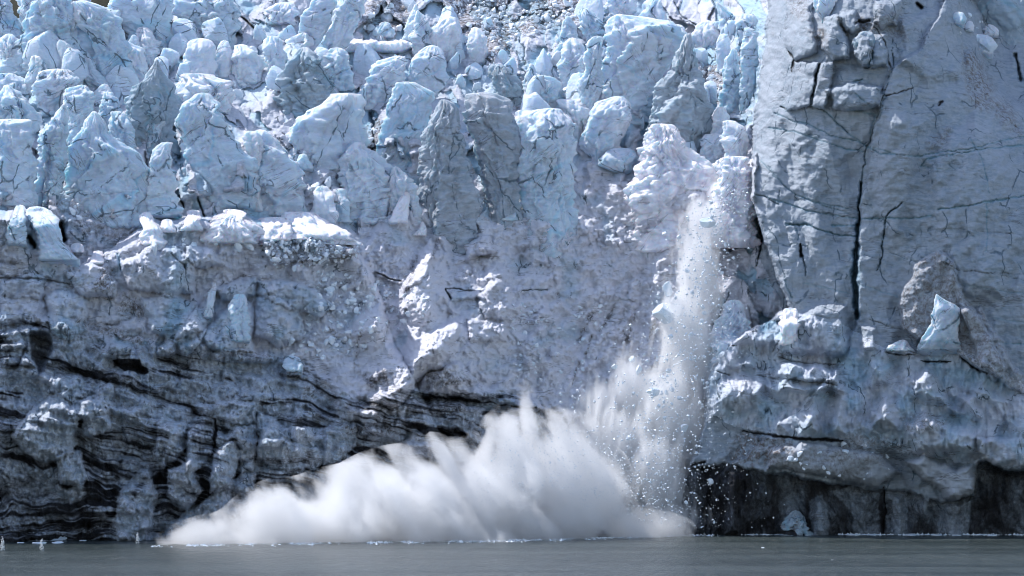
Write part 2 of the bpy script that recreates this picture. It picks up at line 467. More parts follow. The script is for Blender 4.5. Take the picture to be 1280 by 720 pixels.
# ---- the right-hand buttress stands proud of the icefall
bump('P', "968,-110 957,40 944,120 940,200 939,250 955,300 972,350 985,385 930,415 893,440 882,500 872,560 852,600 845,740 1500,740 1500,-110", 9, 5, 'r')
bump('P', "1085,190 1100,120 1116,80 1150,60 1186,-20 1200,-20 1205,70 1212,110 1290,160 1500,170 1500,740 880,740 890,600 985,520 1055,450 1070,395 1074,250", 1.5, 4, 's')
bump('D', "85,225 165,225 195,235 158,395 70,420", 1.6, 4); bump('D', "195,240 255,235 240,320 215,412 158,398", 1.9, 4)
bump('D', "200,60 260,50 300,140 315,215 250,235 205,180", 2.2, 6); bump('D', "318,190 345,130 395,135 390,245 350,250", 3.0, 6)
bump('D', "395,125 440,130 455,250 380,260", 1.6, 5); bump('D', "220,330 320,310 430,320 425,400 380,415 250,412", 2.2, 8)
bump('D', "400,0 500,0 480,90 430,120 400,80", 2.0, 8); bump('D', "250,60 330,40 350,110 310,130", 2, 5)
bump('D', "60,20 170,10 170,80 190,190 90,230 60,150", 1.8, 8)
bump('D', "480,60 690,-10 735,220 745,300 600,330 470,240", 1.4, 16, 's')
bump('D', "570,590 690,460 780,400 900,500 1000,900 900,1150 700,1150 590,900", 2.0, 30, 's'); bump('D', "380,600 420,440 520,400 610,440 570,600 520,900 400,900", 1.2, 20, 's')
# hollow right of the buttress' crest
bump('D', "690,-40 745,60 760,200 800,330 900,420 1200,480 1200,-60", -4.5, 22, 's')
patch('D', "735,190 790,200 850,330 830,420 760,400 740,270", grit=1.0, soft=8); patch('D', "800,340 900,380 960,500 940,520 860,440", grit=.8, soft=8)
patch('D', "60,-10 160,0 150,70 80,60", grit=.8); patch('D', "150,110 210,110 230,200 180,170", grit=.9); patch('D', "330,60 420,80 410,130 330,130", grit=.9, dirt=.3)
patch('D', "420,20 520,60 530,160 430,140", grit=.6, nz=1.2); patch('D', "600,540 690,470 660,540 590,575", grit=.8)
# debris fan and lower shelf
bump('H', "640,215 700,270 735,400 780,440 900,660 860,720 700,600 560,560 500,520 490,400 550,270", 2.0, 8, 'r', grit=.75, snow=.3)
bump('H', "720,440 800,430 960,690 960,760 880,720 780,620", 1.6, 6, 'r', grit=.55, snow=.5)
# apron lumps
for s, a, w in (("0,560 60,470 130,440 200,400 300,420 320,560 300,640 150,620 40,620", 3.0, 14), ("40,640 150,630 270,660 300,760 30,760", 2.5, 10), ("340,490 410,500 420,600 350,600", 1.8, 8)):
    bump('H', s, a, w, 's')
for s, a, w in (("320,310 420,250 500,280 520,380 560,440 480,490 330,430", 3.2, 18), ("100,440 180,380 260,400 300,620 90,640", 2.8, 22), ("590,420 640,390 700,400 750,540 660,560", 2.4, 14),
                ("470,440 520,405 570,450 660,500 640,540 520,520", 2.2, 12), ("860,550 960,490 1100,480 1100,700 900,700", 2.6, 24), ("520,330 700,300 960,440 850,540 700,480", 2.4, 30),
                ("310,560 420,480 600,540 760,580 760,760 320,760", 2.6, 20), ("90,220 260,210 240,380 110,390", 1.6, 14), ("200,180 300,115 370,175 360,200 210,195", 1.6, 6)):
    bump('d', s, a, w, 's', snow=.1)
for s, a, w in (("830,560 880,320 960,260 960,560", 2.6, 18), ("670,560 690,400 800,330 830,420 830,560", 2.4, 18), ("540,520 560,420 630,400 630,540", 1.8, 14), ("470,230 900,250 840,340 700,400 540,360", 1.6, 14),
                ("240,60 340,60 370,130 460,90 470,200 260,190", 1.5, 12), ("570,130 700,150 930,170 900,260 560,230", 1.6, 6), ("260,0 350,-40 560,-30 560,90 350,60", 1.8, 12),
                ("590,220 640,170 690,150 660,240", 1.5, 5), ("220,260 340,190 520,250 530,380 380,430 200,400", 1.8, 20)):
    bump('c', s, a, w, 's', snow=.1)
bump('L', "510,290 590,265 640,300 700,310 770,300 780,400 740,430 680,435 640,400 560,340", 2.6, 10, 'r', snow=.6)
bump('L', "0,240 130,220 300,240 420,260 500,330 420,390 330,380 240,350 100,330 0,320", 1.6, 10, 'r', snow=.5)
bump('P', "1222,545 1500,560 1500,600 1290,594 1225,582", 2.0, 8, 'r')
# right cave: set back below the overhang
Y += R_CAVE * 3.4
for s, a in (("50,540 60,500 100,478 140,500 160,570 160,640 40,640", 2.2), ("150,430 200,410 230,470 230,640 160,640", 2.6), ("435,400 520,410 530,480 515,640 430,640", 2.4), ("640,450 690,430 760,440 760,640 630,640", 2.0),
             ("230,400 330,380 420,400 425,640 300,640 320,500", 1.3)):
    bump('L', s, a * .45, 12, 's', dirt=-.25)
bump('K', "530,430 620,320 700,300 740,350 720,560 530,570", 1.6, 14, 'r'); bump('K', "810,330 840,330 850,560 800,560", 1.6, 5)

# ---- icefall: big walls behind the towers
bump('A', "90,420 110,20 240,-30 310,100 400,230 300,330 200,420", 3.0, 10, 's'); bump('A', "640,170 660,20 760,-40 860,30 900,100 800,170", 3.0, 8, 's')
bump('A', "410,70 440,-20 600,-20 610,170 500,200", 2.2, 6, 's'); bump('A', "665,440 760,355 830,430 960,520 960,720 660,760", 2.6, 8, 's')
bump('A', "250,720 270,560 330,460 420,520 560,560 540,760", 2.0, 8, 's'); bump('A', "-60,460 130,470 120,760 -60,760", 2.0, 10, 's')
bump('B', "470,620 470,480 540,310 640,390 630,600", 2.0, 8, 's'); bump('B', "-60,500 60,490 190,740 -100,740", 1.4, 6, 's')
# gravel shelf under the left wall
patch('E', "120,30 330,20 500,60 510,180 330,170 240,90", grit=.55, snow=.3); patch('E', "450,0 520,20 530,90 450,110", dirt=.35, grit=.9)
# ridge of the left shelf
bump('P', "-250,270 20,262 60,275 100,330 140,310 190,275 240,268 300,268 340,275 400,285 440,300 470,350 490,420 520,480 560,560 600,740 -250,740", 5.0, 14, 'r')
for s, a, w in (("160,390 250,360 330,400 330,520 260,560 190,520", 2.2, 14), ("450,270 560,200 660,200 730,260 740,380 620,390 480,360", 2.4, 16), ("520,400 640,380 740,420 760,520 640,560 560,520", 2.2, 18),
                ("640,560 720,460 800,360 810,350 800,430 760,560 700,620", 2.6, 12), ("740,540 880,400 920,380 960,440 950,600 800,600", 2.4, 14), ("800,360 900,320 960,320 960,400 830,410", 2.0, 12),
                ("0,330 130,300 170,330 160,400 0,390", 1.6, 10), ("0,390 150,380 190,490 0,500", 1.4, 12), ("240,300 330,260 390,280 440,340 430,400 300,390", 2.2, 12), ("700,200 800,210 830,280 760,290 690,260", 2.2, 10)):
    bump('E', s, a, w, 'r', blue=.35 if s[0] in '5671' else .12)
for s, a, w in (("0,400 80,390 170,450 180,540 90,590 0,540", 3.0, 22), ("0,330 120,330 220,360 290,420 250,470 130,440 0,390", 2.0, 12), ("10,180 220,160 390,210 400,240 300,250 60,280", 1.6, 10)):
    bump('F', s, a, w, 'r', blue=.3)
# snow ridges in the bowl
bump('F', "655,165 720,280 740,400 720,500 600,560 500,430 530,330 600,250", 4.2, 30, 's', snow=.8); bump('F', "450,390 520,460 530,560 440,620 340,540", 3.0, 26, 's', snow=.8)
bump('F', "655,168 675,230 650,290 610,340 560,370 555,340 600,270", 1.4, 7, 'r', snow=1)
bump('g', "760,-20 800,80 760,220 680,300 590,300 480,420 400,500 220,520 300,380 420,230 480,60 620,-10", 4.6, 34, 's', snow=.9)
bump('g', "745,0 760,60 705,190 660,260 590,280 500,380 430,480 290,490 360,410 470,330 540,200 590,90 660,30", 2.0, 10, 'r', snow=1)
bump('g', "590,290 750,230 860,330 960,400 960,430 640,425 500,400", 2.4, 8, 'r'); bump('g', "470,430 640,440 900,470 930,520 840,590 640,580 540,560 470,580 420,500", 1.8, 10, 'r', snow=-.5)
bump('g', "460,640 600,575 640,620 660,760 420,760", 2.0, 8, 'r', snow=.7)
bump('F', "720,370 850,368 860,405 730,410", 1.2, 5); bump('F', "450,295 550,330 545,350 460,325", 1.0, 4)
bump('F', "780,190 880,160 900,230 790,250", 1.8, 8); bump('F', "830,420 880,310 960,350 960,480 850,470", 1.8, 12); bump('F', "790,470 930,490 940,560 800,560", 1.4, 8)
bump('G', "470,-10 720,-20 740,60 610,75 460,45", 3.5, 10, 'r', snow=.6)
bump('G', "740,0 880,-20 900,60 820,140 760,110 700,110", 2.0, 14, 'r', snow=1)
bump('P', "946,190 944,255 925,292 895,300 872,335 866,325 876,285 900,240 925,205", 3.0, 16, 'r', snow=1)
bump('K', "-40,190 30,60 100,200 0,320 -50,330", 1.6, 8, 'r', snow=1)

# ---- left lower wall: buttresses and recesses
for s, a, w in (("130,80 250,20 300,140 280,260 170,300 80,250 40,190", 2.2, 18), ("300,60 400,40 420,180 310,200", 1.8, 14), ("590,160 690,140 690,260 620,320 570,290", 2.0, 16), ("700,180 760,110 800,130 800,260 740,330 690,330", 2.0, 14),
                ("800,250 870,210 900,260 870,380 780,420", 2.6, 12), ("630,320 720,280 760,400 700,480 620,420", 2.0, 14), ("620,520 760,440 900,330 960,330 960,500 700,620 600,600", 1.6, 16),
                ("200,270 300,240 330,340 300,400 230,380", 1.8, 14), ("440,400 560,300 600,420 540,600 430,600", 1.8, 20), ("700,80 960,60 960,150 860,150", 1.6, 10), ("880,160 960,150 960,330 900,330", 1.6, 12)):
    bump('I', s, a, w, 'r', dirt=-.3)
for s, a, w in (("0,160 100,130 130,230 100,340 0,350", 1.5, 10), ("100,340 130,260 170,260 190,350", 1.8, 8), ("270,380 440,390 480,470 400,560 370,520 280,480", 1.6, 14), ("590,230 650,200 720,230 700,270 620,290", 1.8, 8),
                ("860,230 900,180 960,200 960,290 860,270", 1.8, 8), ("500,480 620,420 640,560 820,560 760,620 560,600 400,640 380,560", 1.5, 14)):
    bump('e', s, a, w, 'r', dirt=-.3)
bump('e', "150,150 210,135 285,160 290,280 230,380 190,420 180,330 150,230", -3.2, 9, 's', dirt=.35)
bump('e', "600,300 760,290 820,370 800,390 620,350", -1.2, 8, 's', dirt=.8)
bump('f', "680,250 720,195 775,215 780,290 700,320", 1.5, 4); bump('f', "270,180 420,150 640,180 640,210 480,240 290,220", 1.4, 6, grit=.8)
bump('f', "540,590 650,570 690,640 650,700 540,690", 1.6, 10); bump('f', "220,520 300,530 310,700 220,700", -1.8, 8, 's', dirt=.9)
bump('J', "0,90 120,160 380,150 380,240 270,300 150,340 0,290", 1.8, 14, 'r', dirt=-.3); bump('J', "380,80 560,90 560,200 480,220 390,190", 1.4, 10)
bump('J', "660,160 700,200 780,200 800,180 760,160", -2.4, 5, 's', dirt=.9)

# ---- layers of silt in the lower ice
ss = Z0 + 0.27 * X0 + 2.0 * fbm(X0 * 0.06, Z0 * 0.08, oct=3, seed=71)
ss = ss + 0.30 * np.clip(-X0 - 48, 0, 40) * smooth(14, 2, Z0)
ss = ss + 0.5 * fbm(X0 * 0.3, Z0 * 0.3, oct=3, seed=72) + 0.8 * facs(X0, Z0 * .6, 170, (5, 2.2, 1.0), .5)
band = perlin(X0 * 0.03, ss * 0.35, None, 81) + 0.8 * perlin(X0 * 0.06, ss * 1.0, None, 82) + 0.7 * perlin(X0 * 0.12, ss * 2.6, None, 83) + 0.4 * perlin(X0 * 0.2, ss * 6.0, None, 86)
clean = fbm(X0 * 0.16, Z0 * 0.13, oct=4, seed=87)
lowm = smooth(455, 660, PY + 0.05 * (640 - PX)) * smooth(760, 430, PX)
DIRT = np.clip(DIRT * (0.6 + 0.8 * smooth(-.3, .3, clean)), 0, 1)
DIRT = np.maximum(DIRT, R_LOW * np.clip(smooth(-0.15, 1.0, band + 0.5 * lowm - 0.9 * clean - 0.25) * 0.8 + 0.08 + 0.1 * lowm, 0, 1) * smooth(800, 640, PX))
DIRT *= 1 - 0.75 * CLEAN
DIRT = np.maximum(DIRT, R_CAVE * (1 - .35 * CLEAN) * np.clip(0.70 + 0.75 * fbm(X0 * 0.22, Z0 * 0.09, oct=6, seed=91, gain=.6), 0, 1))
GRIT = np.maximum(GRIT, R_LOW * 0.45)
for crop, s, w, dirt in (
    ('e', "260,340 400,365 520,390 660,420 820,470 900,540", (4, 5, 6, 6, 5, 3), 1), ('e', "0,220 60,240", 5, .9), ('e', "0,300 80,330", 6, .9), ('e', "0,108 120,115 270,130", (1.5, 3, 2), .9),
    ('e', "0,490 120,495", 2, 1), ('e', "690,680 900,720", 2.2, 1), ('e', "830,360 830,500", 2, .7), ('e', "270,160 440,180 560,220", 4, .6), ('e', "430,100 600,110 780,60", 1.5, .5),
    ('f', "0,210 160,240", 2.2, .9), ('f', "0,270 120,300 380,330", (3, 2.5, 1.2), .9), ('f', "0,370 120,400 260,410", 2.6, .8), ('f', "560,440 780,440 860,490 960,505", (1.5, 2, 4, 5), 1), ('f', "370,420 500,420", 2, .6),
    ('f', "330,560 360,600", 5, .9), ('f', "250,460 420,470", 1.2, .6), ('f', "670,310 770,320", 2, .8), ('f', "700,400 770,440", 1.5, .8),
    ('I', "60,370 200,430 300,490 390,525", (4, 7, 6, 3), 1), ('I', "0,290 110,350 200,420", 3, .9), ('I', "0,330 70,400 150,480 300,560 400,590", (3, 5, 7, 6, 4), 1), ('I', "0,490 130,590", 2.5, 1),
    ('I', "300,200 430,225 560,240", (4, 3.5, 2), .9), ('I', "330,300 440,330", 2.5, .9), ('I', "330,250 480,270 620,275", 1.6, .7), ('I', "485,230 440,330 430,450 400,540", (1, 2, 3.5, 4), 1), ('I', "-60,140 10,180 40,210", 8, .9),
    ('I', "600,270 690,270", 2, .9), ('I', "690,410 760,430", 2.4, .9), ('I', "740,150 790,180 800,260", (5, 8, 3), .9), ('I', "580,50 700,80 750,110", 2, .9), ('I', "640,350 620,420", 2.4, .7), ('I', "20,250 120,290 140,330", 2.4, .9),
    ('I', "840,400 900,420", 3, .7), ('I', "900,290 960,280", 2.5, .8), ('I', "500,430 560,330", 2.5, .7), ('I', "560,560 640,470", 2.2, .6), ('I', "460,170 600,195", 1.5, .8),
    ('J', "530,25 640,45 720,50 840,55 960,48", (2, 2.5, 2.8, 2.8, 1.8), 1), ('J', "640,90 860,70", 1.5, .6), ('J', "860,110 930,90", 4, .9), ('J', "200,90 330,100", 3.6, .9), ('J', "385,155 440,195", 2.2, .9), ('J', "0,290 90,300", 2.6, .8),
    ('J', "60,340 60,320 200,290", 3, .6), ('J', "150,330 200,270", 4, .6), ('J', "560,110 700,110", 1.4, .6), ('J', "460,200 540,190", 3, .5), ('K', "0,85 90,90", 2.2, .9), ('K', "0,110 80,125", 3.5, .9), ('K', "150,110 190,108", 2.6, .9),
    ('c', "390,520 460,530 540,535", 2.4, .8), ('c', "550,540 700,560 830,565 930,570", (2.4, 3.2, 3.4, 2.4), 1), ('c', "580,110 640,135 780,150 940,162", (1.2, 1.6, 1.2, .8), .6), ('c', "470,212 560,232 690,240 900,265", 1.0, .45),
    ('c', "235,40 260,50 350,52", 1.4, .9), ('c', "100,705 180,690", 3, .9), ('c', "240,190 310,210", 1.2, .6), ('d', "200,170 240,185 365,188", (1, 1.6, 1.2), .8), ('d', "390,215 430,228 560,230", (1, 2, 1.4), .9), ('d', "610,200 680,260 760,290", (1, 4, 2.5), .8),
    ('L', "435,390 440,470 430,560", 1.5, 1), ('L', "800,320 960,350", 2.5, .7), ('E', "0,320 130,325 260,345", (3, 3.5, 2), .6), ('E', "0,260 60,270", 5, .5)):
    if crop in 'efIJ': silt(crop, s, w, dirt)
    else: crack(crop, s, w, 0.9, dirt=dirt, halo=1.15)
patch('c', "380,520 440,510 640,560 680,620 540,700 300,700 340,600", grit=1.0, dirt=.15, soft=8, nz=1.5); patch('L', "0,270 130,240 300,230 420,280 330,360 120,330 0,320", grit=.6, soft=8, nz=1.4)
patch('L', "250,200 420,190 520,230 420,300 280,260", grit=.6); patch('L', "500,130 600,100 680,140 640,180 520,180", grit=.55); patch('e', "400,60 600,120 840,190 760,230 600,170 460,140", grit=.9)
patch('E', "380,270 440,290 420,380 350,370", grit=1); patch('E', "460,370 540,420 540,470 440,470", grit=.9); patch('F', "30,190 370,170 400,240 300,270 60,280", grit=.75); patch('g', "230,320 330,290 360,340 260,370", grit=.9, dirt=.4)
patch('f', "680,190 770,210 780,290 690,310", dirt=.35, grit=.8); patch('f', "780,320 860,330 850,440 780,430", grit=.8); patch('g', "100,560 240,560 400,540 420,620 280,640 120,610", grit=.9, dirt=.35)
patch('g', "470,430 640,430 900,470 880,500 560,520 450,560", grit=.9, dirt=.3); patch('P', "650,505 720,520 700,580 640,560", grit=.9, dirt=.3); 
for s in ("390,420 330,520", "455,460 430,570", "300,540 275,610", "420,520 440,580", "300,450 250,560", "540,470 510,560", "620,490 640,520", "400,640 420,670", "250,640 230,720", "170,380 175,415"):
    crack('G', s, 2.6, 0.4, grit=1.0, dirt=.18, halo=1.5)
for s in ("270,510 290,525", "690,150 660,250", "395,520 370,640", "500,490 480,560", "600,250 560,380"):
    crack('F', s, 3.0, 0.3, grit=.9, halo=1.5)
patch('F', "440,700 480,660 500,700 450,740", dirt=.4, grit=.8); patch('F', "640,690 700,650 760,690 840,720 640,740", dirt=.3, grit=.8)

# ---- cracks
for crop, s, w, deep, dirt, blue in (
    ('P', "1115,50 1117,83 1103,123 1092,160 1082,190 1076,230", (.5, .6, .6, .7, .8, 1.0), 1.0, .3, .5),
    ('P', "1076,228 1073,273 1070,320 1069,345 1071,397", (1.0, 2.2, 4.6, 5.2, 3.4), 3.4, .45, .9),
    ('H', "500,40 445,90 430,180 428,240 408,300", (1.6, 1.3, 1.4, 1.4, .8), 1.2, .5, .6),
    ('D', "20,420 90,455 150,465 230,505 340,530 420,575 580,585 650,572 800,550 860,530 960,512 1100,500", 1.0, .5, .35, .8), ('D', "0,480 90,490 200,530 300,560 360,568", 1.0, .4, .4, .8),
    ('D', "230,430 300,500 370,545 470,575", .9, .4, .3, .6), ('D', "570,625 600,600 700,575 830,555 960,545", 1.0, .5, .35, .9), ('D', "580,625 640,635 740,630", .8, .4, .3, .6), ('D', "0,625 80,715", .9, .3, .3, .5),
    ('D', "75,190 95,220 90,270", (1, 2.6, 1.6), 1.5, .9, .2), ('D', "190,240 175,310 155,395", 1.1, .9, .8, .3), ('D', "155,395 210,415 300,500", 1, .6, .4, .5), ('D', "400,100 440,160 460,250", 1, .8, .7, 0), ('D', "440,360 490,345 545,330", 1.2, .6, .7, 0),
    ('D', "640,395 655,380", 2, .6, .9, 0), ('D', "320,310 350,300", 2.2, .8, .5, .8), ('D', "375,245 395,200", 1.8, 1, .4, .7), ('D', "775,330 780,405", .8, .4, .5, 0), ('D', "330,350 390,410", .9, .5, .2, .6), ('D', "50,400 70,410", 2, .8, .8, .5),
    ('D', "560,15 575,25", 3, 2, 1, 0), ('D', "330,85 380,75", 3, 1.5, .8, 0), ('D', "300,410 400,430 380,500", 1, .5, 0, .6), ('D', "760,520 820,640 825,720", .8, .4, .2, .7), ('D', "880,100 930,120 960,110", 6, 2, .8, .3), ('D', "930,200 950,300", 3, 2, .7, .3),
    ('D', "830,400 960,500", .8, .3, .5, 0), ('D', "880,360 920,420", .8, .3, .6, 0), ('D', "400,330 440,360 420,440", 1.0, .6, .3, .5),
    ('H', "0,20 100,55 200,80 330,100", 1.1, .5, .35, .9), ('H', "100,10 200,50 300,80", .9, .4, .3, .6), ('H', "75,125 140,118 190,140 250,160 330,165", (1, 1.8, 1.6, 1.2, 1), .8, .4, .9), ('H', "240,125 330,125", 1.2, .5, .3, .9),
    ('H', "340,100 440,95 560,100 610,90", 1.2, .5, .3, .9), ('H', "640,65 760,50 820,35 960,15 1100,0", 1.4, .6, .3, .9), ('H', "820,40 820,220", .8, .3, .1, .6), ('H', "610,140 720,140 950,160", .8, .3, .35, 0),
    ('H', "360,235 450,260", .8, .3, .5, 0), ('H', "460,230 560,265", .9, .3, .5, .3), ('H', "650,262 720,295 960,310 1080,315", .9, .4, .6, 0), ('H', "730,350 960,380", .8, .3, .3, .4), ('H', "840,560 960,575 1080,590", 1.0, .4, .1, .9), ('H', "840,470 960,490", .8, .3, .2, .5),
    ('H', "160,460 310,480", .8, .3, .5, 0), ('H', "380,480 480,510", .9, .4, .6, 0), ('H', "65,330 90,400", .9, .6, .3, .5), ('H', "120,195 125,240", (2, 2.4), 1.5, .9, .2), ('H', "40,560 20,600", 1, .6, .6, 0), ('H', "130,240 145,300", 1.0, .6, .4, .4),
    ('H', "740,290 960,330", .8, .2, .45, 0), ('H', "130,340 300,380", .7, .2, .1, .5), ('H', "350,350 480,390", .7, .2, .1, .5),
    ('a', "430,0 520,100 640,205 740,245 860,275 960,290", .9, .4, .4, .6), ('a', "400,205 470,225 540,265", 1.1, .7, .5, .5), ('a', "345,250 390,340 405,400 400,470", 1.0, .7, .4, .5), ('a', "432,405 445,480 425,560 415,640", (1.4, 1.8, 1.2, .7), 1.4, .6, .6),
    ('a', "655,480 650,400", .9, .6, .3, .5), ('a', "680,570 710,640 705,700", 1, .7, .5, .3), ('a', "590,385 690,390 720,385", 1.1, .5, .3, .8), ('a', "545,180 550,240", 1, .5, .3, .3),
    ('A', "450,180 480,250 500,315", (2.5, 3, 3), 2.6, .5, .9), ('A', "310,490 265,545 240,600 230,720", (2, 3.5, 3, 2.5), 2.6, .5, .8), ('A', "170,650 185,700", 3, 2, .1, 1), ('A', "655,470 650,540", 4, 2.5, .4, .9), ('A', "490,-20 485,70 500,135", 2, 1.6, .9, .2),
    ('A', "605,60 620,110 628,175", (2, 3, 4), 2.5, .2, 1), ('A', "860,20 900,60 960,110", 1.8, 1.4, .8, .2), ('A', "80,80 120,150 140,190", 1, .6, .7, 0), ('A', "160,90 300,110", 1, .5, .6, 0), ('A', "310,130 390,190", 1.6, .8, .8, 0), ('A', "0,410 50,440 130,455", 1.2, .7, .7, .2),
    ('A', "270,560 410,630", .8, .3, .5, 0), ('A', "410,470 425,550", 1.2, .8, .4, .5), ('A', "830,380 820,480", (2, 1.2), 1.4, .5, .7), ('A', "825,520 825,570", 1.2, .8, .5, .3), ('A', "640,0 650,160", 1.2, .8, .6, .2), ('A', "770,30 780,130", .9, .5, .5, 0),
    ('A', "520,-20 560,100", 1, .5, .6, .2), ('A', "0,560 40,600 130,620", .8, .3, .5, 0), ('A', "520,460 590,510", 1, .5, .5, .2), ('A', "670,560 690,660", 6, 3.0, .35, 1), ('A', "500,630 510,655", 2, 1, .1, 1), ('A', "545,570 550,650", 2, 1.2, .7, 0),
    ('A', "240,10 250,25", 3, 1.5, .9, .2), ('A', "335,640 340,670", 1.5, .8, .1, .9), ('A', "930,640 930,720", 1, .5, .4, .5), ('A', "600,480 610,560", 2, 1.4, .3, .8), ('A', "680,470 790,500", .8, .3, .5, 0),
    ('B', "510,400 525,500 518,600", (1.2, 2, 2), 1.5, .7, .4), ('B', "470,480 505,510", 2.8, 1.5, .5, .6), ('B', "430,420 440,480 440,560", 3, 1.5, .6, .2), ('B', "100,500 230,580 340,565", 1.0, .4, .6, 0), ('B', "580,330 650,355 690,340", 2, 1, .8, 0),
    ('B', "0,630 100,690 180,700", .8, .3, .5, 0), ('B', "520,420 640,440", .8, .4, .6, 0), ('B', "550,450 620,500", .8, .4, .6, 0), ('B', "360,260 360,320", 1.6, 1, .2, .9), ('B', "150,240 190,300", 1.2, .6, .7, 0),
    ('C', "305,310 310,410", 1.6, 1, .3, .8), ('C', "500,460 590,480 690,520", .9, .4, .2, .6), ('C', "500,540 540,480", .9, .5, .2, .5), ('C', "610,10 640,60 700,100", 1.2, .8, .6, .4), ('C', "555,20 560,90", 1.2, .8, .6, .4),
    ('G', "450,50 540,62 610,75", 1.8, 1.2, .75, .3), ('G', "40,370 130,365", 1, .6, .6, .3), ('G', "510,60 510,250", .8, .3, .4, .3), ('G', "925,130 937,170 932,210 920,250", (1.5, 2.2, 1.8, 1), 1.6, .6, .7), ('G', "815,375 795,420 772,490", 1.3, 1, .4, .7),
    ('G', "885,430 900,490 912,590", 1, .8, .4, .5), ('G', "130,190 138,260", .9, .5, .4, .3), ('G', "230,200 265,280", .8, .4, .3, .3), ('G', "0,300 140,310", .8, .3, .4, 0), ('G', "50,120 150,20", 1, .5, .3, .4), ('G', "370,160 410,220", .8, .4, .3, .3),
    ('G', "430,130 520,160", .8, .3, .3, .3), ('G', "100,60 180,50", .8, .4, .3, .2), ('F', "455,305 500,325 545,335", 1.6, 1, .75, 0), ('F', "715,365 730,400", 2, 1, .8, 0), ('F', "720,362 830,372", 1.2, .7, .6, 0), ('F', "400,0 430,80", 1.6, 1.2, .5, .6),
    ('F', "810,90 815,140", 1.2, .8, .3, .6), ('F', "760,230 870,245", 1.2, .8, .2, .6), ('F', "390,290 392,340", 1, .6, .3, .4), ('F', "690,50 690,90", 1.4, .8, .4, .2),
    ('E', "225,120 240,180", 5, 2.4, .9, .5), ('E', "110,170 130,210", 4, 2, .85, .5), ('E', "440,230 455,290", 1.6, 1.0, .1, 1), ('E', "640,230 700,290", 1.2, .7, .4, 0), ('E', "575,40 585,90", 2, 1.2, .2, .9), ('E', "670,10 690,60", 1.6, 1, .8, 0), ('E', "740,20 765,90", 1.6, 1, .8, 0)):
    crack(crop, s, w, deep, dirt=dirt, blue=blue)

for s_ in (("-120,260 60,330 300,470 420,560 420,620 -120,620", .8), ("720,110 800,110 830,300 720,290", .8), ("300,190 560,225 700,260 560,330 330,310", .5), ("-60,60 20,60 30,250 -60,250", .8)):
    P_ = pts('I', s_[0]); b_ = box_of(P_, 30)
    SILT[b_] = np.maximum(SILT[b_], s_[1] * smooth(-9, 9, poly_sd(QX[b_], QY[b_], P_) + 16 * perlin(X0[b_] * .12, ss[b_] * .9, None, 95)))
lay = perlin(X0 * 0.05, ss * 1.7, None, 88) + .8 * perlin(X0 * 0.10, ss * 4.2, None, 89) + .5 * perlin(X0 * .3, Z0 * 1.2, None, 90)
DIRT = np.maximum(DIRT, SILT * np.clip(0.58 + 0.6 * lay, 0.1, 1.0))
DIRT = np.clip(DIRT + R_LOW * (1 - .6 * CLEAN) * 0.16 * smooth(.1, .7, lay), 0, 1)
Y += 0.9 * SILT
# ---- fractured, bouldery and crusted relief
wob = fbm(X0 * 0.22, Z0 * 0.22, oct=3, seed=3) * 1.2
wob2 = fbm(X0 * 0.22, Z0 * 0.22, oct=3, seed=4) * 1.2
xa, za = X0 + wob * 2.0, Z0 + wob2 * 2.0
fa, ea = cells(xa * 0.2 + za * .04, za * 0.11, seed=21); fb, eb = cells(xa * 0.5 + 7, za * 0.34 + xa * .1, seed=22)
F1 = facs(X0 + wob * .5, (Z0 + wob2 * .5) * 0.8, 120, (7, 3.0, 1.3, 0.6), 0.52)
F2 = facs(X0 + wob * .4, Z0 * 0.55, 140, (4.0, 1.7, 0.8, 0.4), 0.55)
fine = fbm(X0 * 0.9, Z0 * 0.9, oct=5, seed=41, gain=0.62)
bal1 = cells(xa * 0.33, za * 0.33, seed=51, balls=True); bal2 = cells(X0 * 0.85, Z0 * 0.85, seed=52, balls=True); bal3 = cells(X0 * 2.0, Z0 * 2.0, seed=53, balls=True)
flute = ridged(X0 * 0.5 + wob, Z0 * 0.07, 3, 61)
broad = fbm(X0 * 0.09, Z0 * 0.09, oct=3, seed=62)
hackle = ridged(X0 * 0.35 + wob * .4, Z0 * 0.5, 4, 63)
sparse = fbm(X0 * 0.12 + 40, Z0 * 0.12, oct=2, seed=66)
patchy = smooth(-0.15, 0.3, fbm(X0 * 0.14, Z0 * 0.14, oct=3, seed=64) + 0.1)
patchy2 = smooth(-0.2, 0.25, fbm(X0 * 0.2 + 9, Z0 * 0.2, oct=3, seed=65))
calm = 1 - R_CAVE
Y -= calm * (R_TOP * 4.5 + R_BUTT * (1 - R_APRON) * 2.2 + R_MID * 2.4 + R_BOWL * 3.0 + R_LOW * 1.6 + R_APRON * 1.2) * F1
Y -= R_BUTT * (1 - R_APRON) * calm * (4.2 * fac((X0 + wob) / 6.0, Z0 / 34.0 + wob2 * .1, 160, -160) + 1.8 * fac((X0 + wob * .5) / 2.2, Z0 / 14.0, 161, -161))
Y -= (R_LOW * 3.6 + R_APRON * 2.2 + R_CAVE * 1.8 + R_MID * 1.6 + R_BUTT * .9) * F2
Y -= R_TOP * (2.6 * fa + 1.3 * fb)
crv = 0.9 * R_TOP + 0.15 * R_BUTT + 0.2 * R_BOWL
Y += crv * 0.8 * np.exp(-(ea / 0.05) ** 2) * smooth(-.1, .3, sparse)
rub = np.clip(0.95 * R_BOWL + 0.8 * R_MID + 0.6 * R_LOW * (1 - DIRT) + 0.4 * R_TOP + GRIT * 0.6 * calm + 0.4 * R_APRON, 0, 1.3) * calm
rub = rub * (1 - R_BOWL * (.65 - .9 * patchy2))
Y -= rub * (patchy * (2.0 * bal1 + 1.3 * bal2) + (0.35 + 0.4 * patchy2) * bal3)
Y -= (0.55 + 0.6 * R_BOWL + 0.5 * R_MID + .5 * R_LOW) * fine * (1 - 0.4 * R_BUTT)
